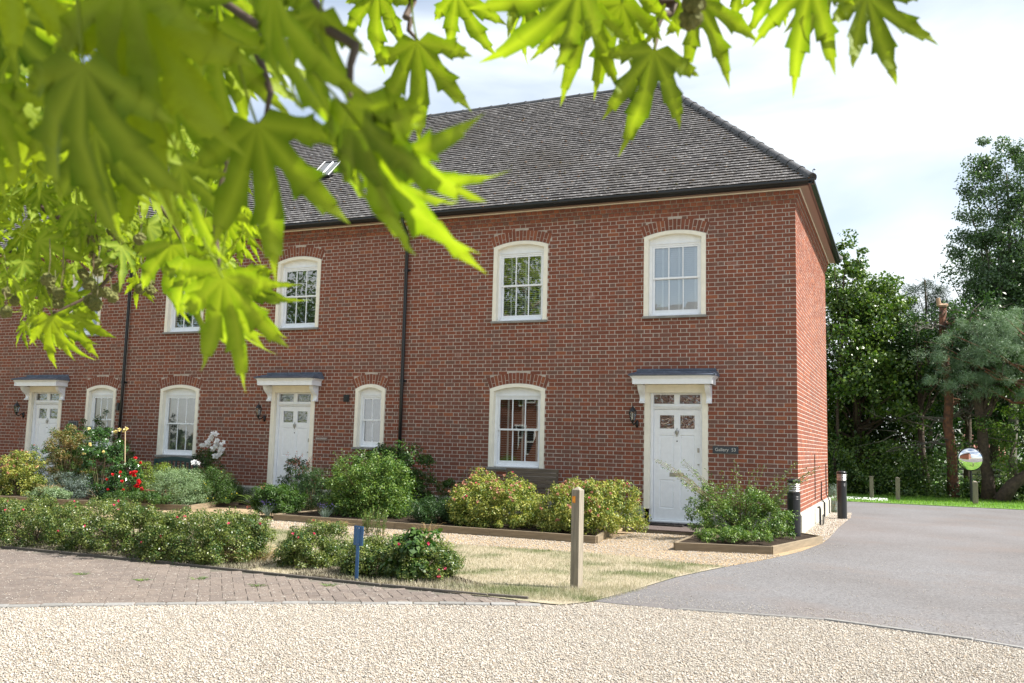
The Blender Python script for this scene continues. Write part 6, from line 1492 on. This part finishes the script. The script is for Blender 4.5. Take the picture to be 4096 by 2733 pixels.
for p in P:
    px, py, z = project(p)
    if z > 0 and -500 < px < 4600 and -500 < py < 3300: continue
    nrm = unit(np.array([0, 0, .8])+r3.normal(size=3)*.5); dr = unit(r3.normal(size=3)+[0, 0, -.4]); joined.append((leaf_matrix(p, dr, nrm, r3.uniform(.13, .2)), int(r3.integers(0, 14))))
# unseen leaves added towards the sun, outside the frame, to shade the left-hand leaves
cnt = 0
while cnt < 620:
    x, y = r3.uniform(-250, 520), r3.uniform(-300, 260); d = r3.uniform(.6, 1.05); p = at(x*1.743, y*1.743, d)+np.array(SUN)*r3.uniform(.45, 2.6)+r3.normal(size=3)*.06; px, py, z = project(p)
    if z > 0.1 and py > -420 and -500 < px < 4600: cnt += 0.02; continue
    if z > 0.1 and px > 2600 and py > -900: continue
    cnt += 1; nrm = unit(np.array(SUN)+r3.normal(size=3)*.5); dr = unit(r3.normal(size=3)+[0, 0, -.5]); joined.append((leaf_matrix(p, dr, nrm, r3.uniform(.14, .2)), int(r3.integers(0, 14))))
Vs, Fs, As = [], [], []; off = 0
TRI = []
for (me, V, F, A) in VAR:
    q = np.array([list(f)+[f[-1]]*(4-len(f)) if len(f) == 3 else list(f) for f in F]); TRI.append((V, F, A))
bykind = {}
for m_, v in joined: bykind.setdefault(v, []).append(m_)
Vl, Tl, Al = [], [], []; off = 0
for v, ms in bykind.items():
    V, F, A = TRI[v]; T = []
    for f in F:
        T.append((f[0], f[1], f[2]))
        if len(f) == 4: T.append((f[0], f[2], f[3]))
    T = np.array(T); mm = np.array([[list(r_) for r_ in m_] for m_ in ms]); Vh = np.concatenate([V, np.ones((len(V), 1))], 1); W = np.einsum('nij,vj->nvi', mm, Vh)[:, :, :3]
    Vl.append(W.reshape(-1, 3)); Tl.append((T[None]+len(V)*np.arange(len(ms))[:, None, None]).reshape(-1, 3)+off); Al.append(np.tile(A, len(ms))); off += len(V)*len(ms)
me = mesh_np('leaves', np.concatenate(Vl), np.concatenate(Tl), M['planeleaf'], smooth=True); a = me.attributes.new('vein', 'FLOAT', 'POINT'); a.data.foreach_set('value', np.concatenate(Al).astype(np.float32)); tag(add('leaves', me, pt), kind='stuff')
# limbs and twigs
def W(x, y, d): return at(x*1.743, y*1.743, d)-T0
k = MB()
for (z0, e) in ((3.2, W(-700, -420, 3.4)), (4.2, W(-500, -900, 2.6)), (5.2, CC[3]-T0), (5.8, CC[50]-T0), (6.2, CC[90]-T0), (4.6, CC[120]-T0), (7.0, CC[160]-T0), (3.8, CC[200]-T0), (5.0, CC[240]-T0)):
    k.tube(branch_path((0.1, 0.1, z0), e, 8, .25), list(np.linspace(.15, .035, 8)), 8, cap=False)
k.build('limbs', M['planebark'], pt, smooth=True)
tw = [[(-700, -420, 3.4), (-100, 60, 2.9), (180, 260, 2.6), (330, 420, 2.5), (420, 560, 2.4)], [(-700, -420, 3.4), (-60, 380, 3.0), (150, 520, 2.7), (260, 620, 2.6), (120, 720, 2.5)], [(-500, -900, 2.6), (200, -200, 1.9), (420, 120, 1.7), (520, 380, 1.6), (505, 620, 1.55)],
      [(-500, -900, 2.6), (300, -160, 1.7), (600, 60, 1.2), (610, 180, 1.1), (592, 288, 1.03)], [(-500, -900, 2.6), (500, -260, 1.9), (930, -30, 1.7), (945, 40, 1.66), (958, 92, 1.62)], [(-500, -900, 2.6), (700, -300, 2.0), (1300, -120, 1.75), (1548, 0, 1.7), (1505, 62, 1.66), (1502, 114, 1.64)],
      [(700, -300, 2.0), (1400, -150, 1.75), (1850, -90, 1.7), (1995, -14, 1.66)], [(200, -220, 1.5), (215, 20, 1.1), (190, 110, .85)], [(-60, 200, 2.3), (90, 40, 2.0), (190, -20, 1.9), (300, -120, 1.8)], [(300, -160, 1.7), (700, -60, 1.1), (800, 120, .95), (812, 235, .9)], [(1300, -120, 1.75), (1440, -10, 1.7), (1548, 2, 1.7)]]
for pts in tw:
    kk = MB(); q = [W(*p) for p in pts]; n = len(q); r0 = .009 if pts[-1][2] > 1.3 else .006
    fine = []
    for i in range(n-1):
        for u in (0, .33, .66): fine.append(q[i]*(1-u)+q[i+1]*u+rng.normal(size=3)*.008)
    fine.append(q[-1]); kk.tube(fine, list(np.linspace(r0*1.8, r0*.35, len(fine))), 6, cap=False); kk.build('twig', M['twig'], pt, smooth=True)
# seed balls on their stalks
def ball_mesh():
    bm = bmesh.new(); bmesh.ops.create_icosphere(bm, subdivisions=3, radius=1); r4 = random.Random(3)
    for i, v in enumerate(bm.verts): v.co *= 1.14 if r4.random() < .42 else 0.90
    me = bpy.data.meshes.new('seed_ball'); bm.to_mesh(me); bm.free(); me.materials.append(mat('seed_ball', (0.075, 0.085, 0.02), (0.16, 0.16, 0.045), rough=.9, noise=(3, .3, .7), trans=.1)); return me
BMSH = ball_mesh()
balls = [(760,40),(670,130),(790,120),(940,95),(940,150),(630,185),(750,205),(650,260),(712,262),(662,312),(600,395),(655,450),(710,455),(785,425),(755,485),(940,430),(1012,437),(605,510),(640,535),(50,450),(345,430),(400,462),(390,522),(100,510),(40,585),(322,370),(355,500),(1000,380),(620,90),(1360,20),(560,330)]
for i, (bx, by) in enumerate(balls):
    px, py = bx/1.6786, 900+by/1.6786; d = 2.5+0.15*math.sin(i*1.7); c = at(px, py, d)-T0; r_ = 0.0150*random.uniform(.9, 1.15)
    add('seed_ball', BMSH, pt, c, (i, i*2, 0), (r_, r_, r_))
    kk = MB(); up = np.array([rng.uniform(-.03, .03), rng.uniform(-.02, .02), rng.uniform(.06, .14)]); kk.tube([c, c+up*.5+[.006, 0, 0], c+up], .0016, 4, cap=False); kk.build('seed_stalk', M['stemg'], pt)
for (bx, by, d) in ((1592, 10, 1.35), (1585, 45, 1.36), (1600, -25, 1.34)):
    c = W(bx, by, d); add('seed_ball', BMSH, pt, c, (bx, 0, 0), (.0165,)*3)

# ------------------------------------------------------------------ house across the drive (behind the camera, seen in window panes)
M['brickplain'] = mat('brick_far', (0.24, 0.11, 0.075), (0.19, 0.08, 0.06), rough=.9, noise=(1.0, .3, .7), noise2=(12, .75, 1.25), coords='World')
oh = thing('brick_house', 'brick house across the drive, seen only as a reflection in the window panes', 'house', (-15, -33, GZ))
k = MB(); k.box(-10, 9, -4, 4, 0, 5.6); k.build('wall', M['brickplain'], oh)
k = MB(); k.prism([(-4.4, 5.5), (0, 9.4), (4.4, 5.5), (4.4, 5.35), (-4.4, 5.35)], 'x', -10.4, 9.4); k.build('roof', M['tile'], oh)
for x in (-8, -5, -2, 1, 4, 7):
    for z in (1.0, 3.6):
        w_ = MB(); w_.box(x-.5, x+.5, 4.002, 4.06, z, z+1.4); o = w_.build('window', M['white'], oh)
        for sgn in (-1, 1):
            for zz in (0.08, 0.74): w_ = MB(); w_.box(x+sgn*.23-.19, x+sgn*.23+.19, 4.061, 4.066, z+zz, z+zz+.58); w_.build('pane', M['black'], o)
mass('trees_across_drive', [(-36, -13.5, -28, -20, 5.5, 12)], 'mid', 0.22, 26000, 260, 1.1)
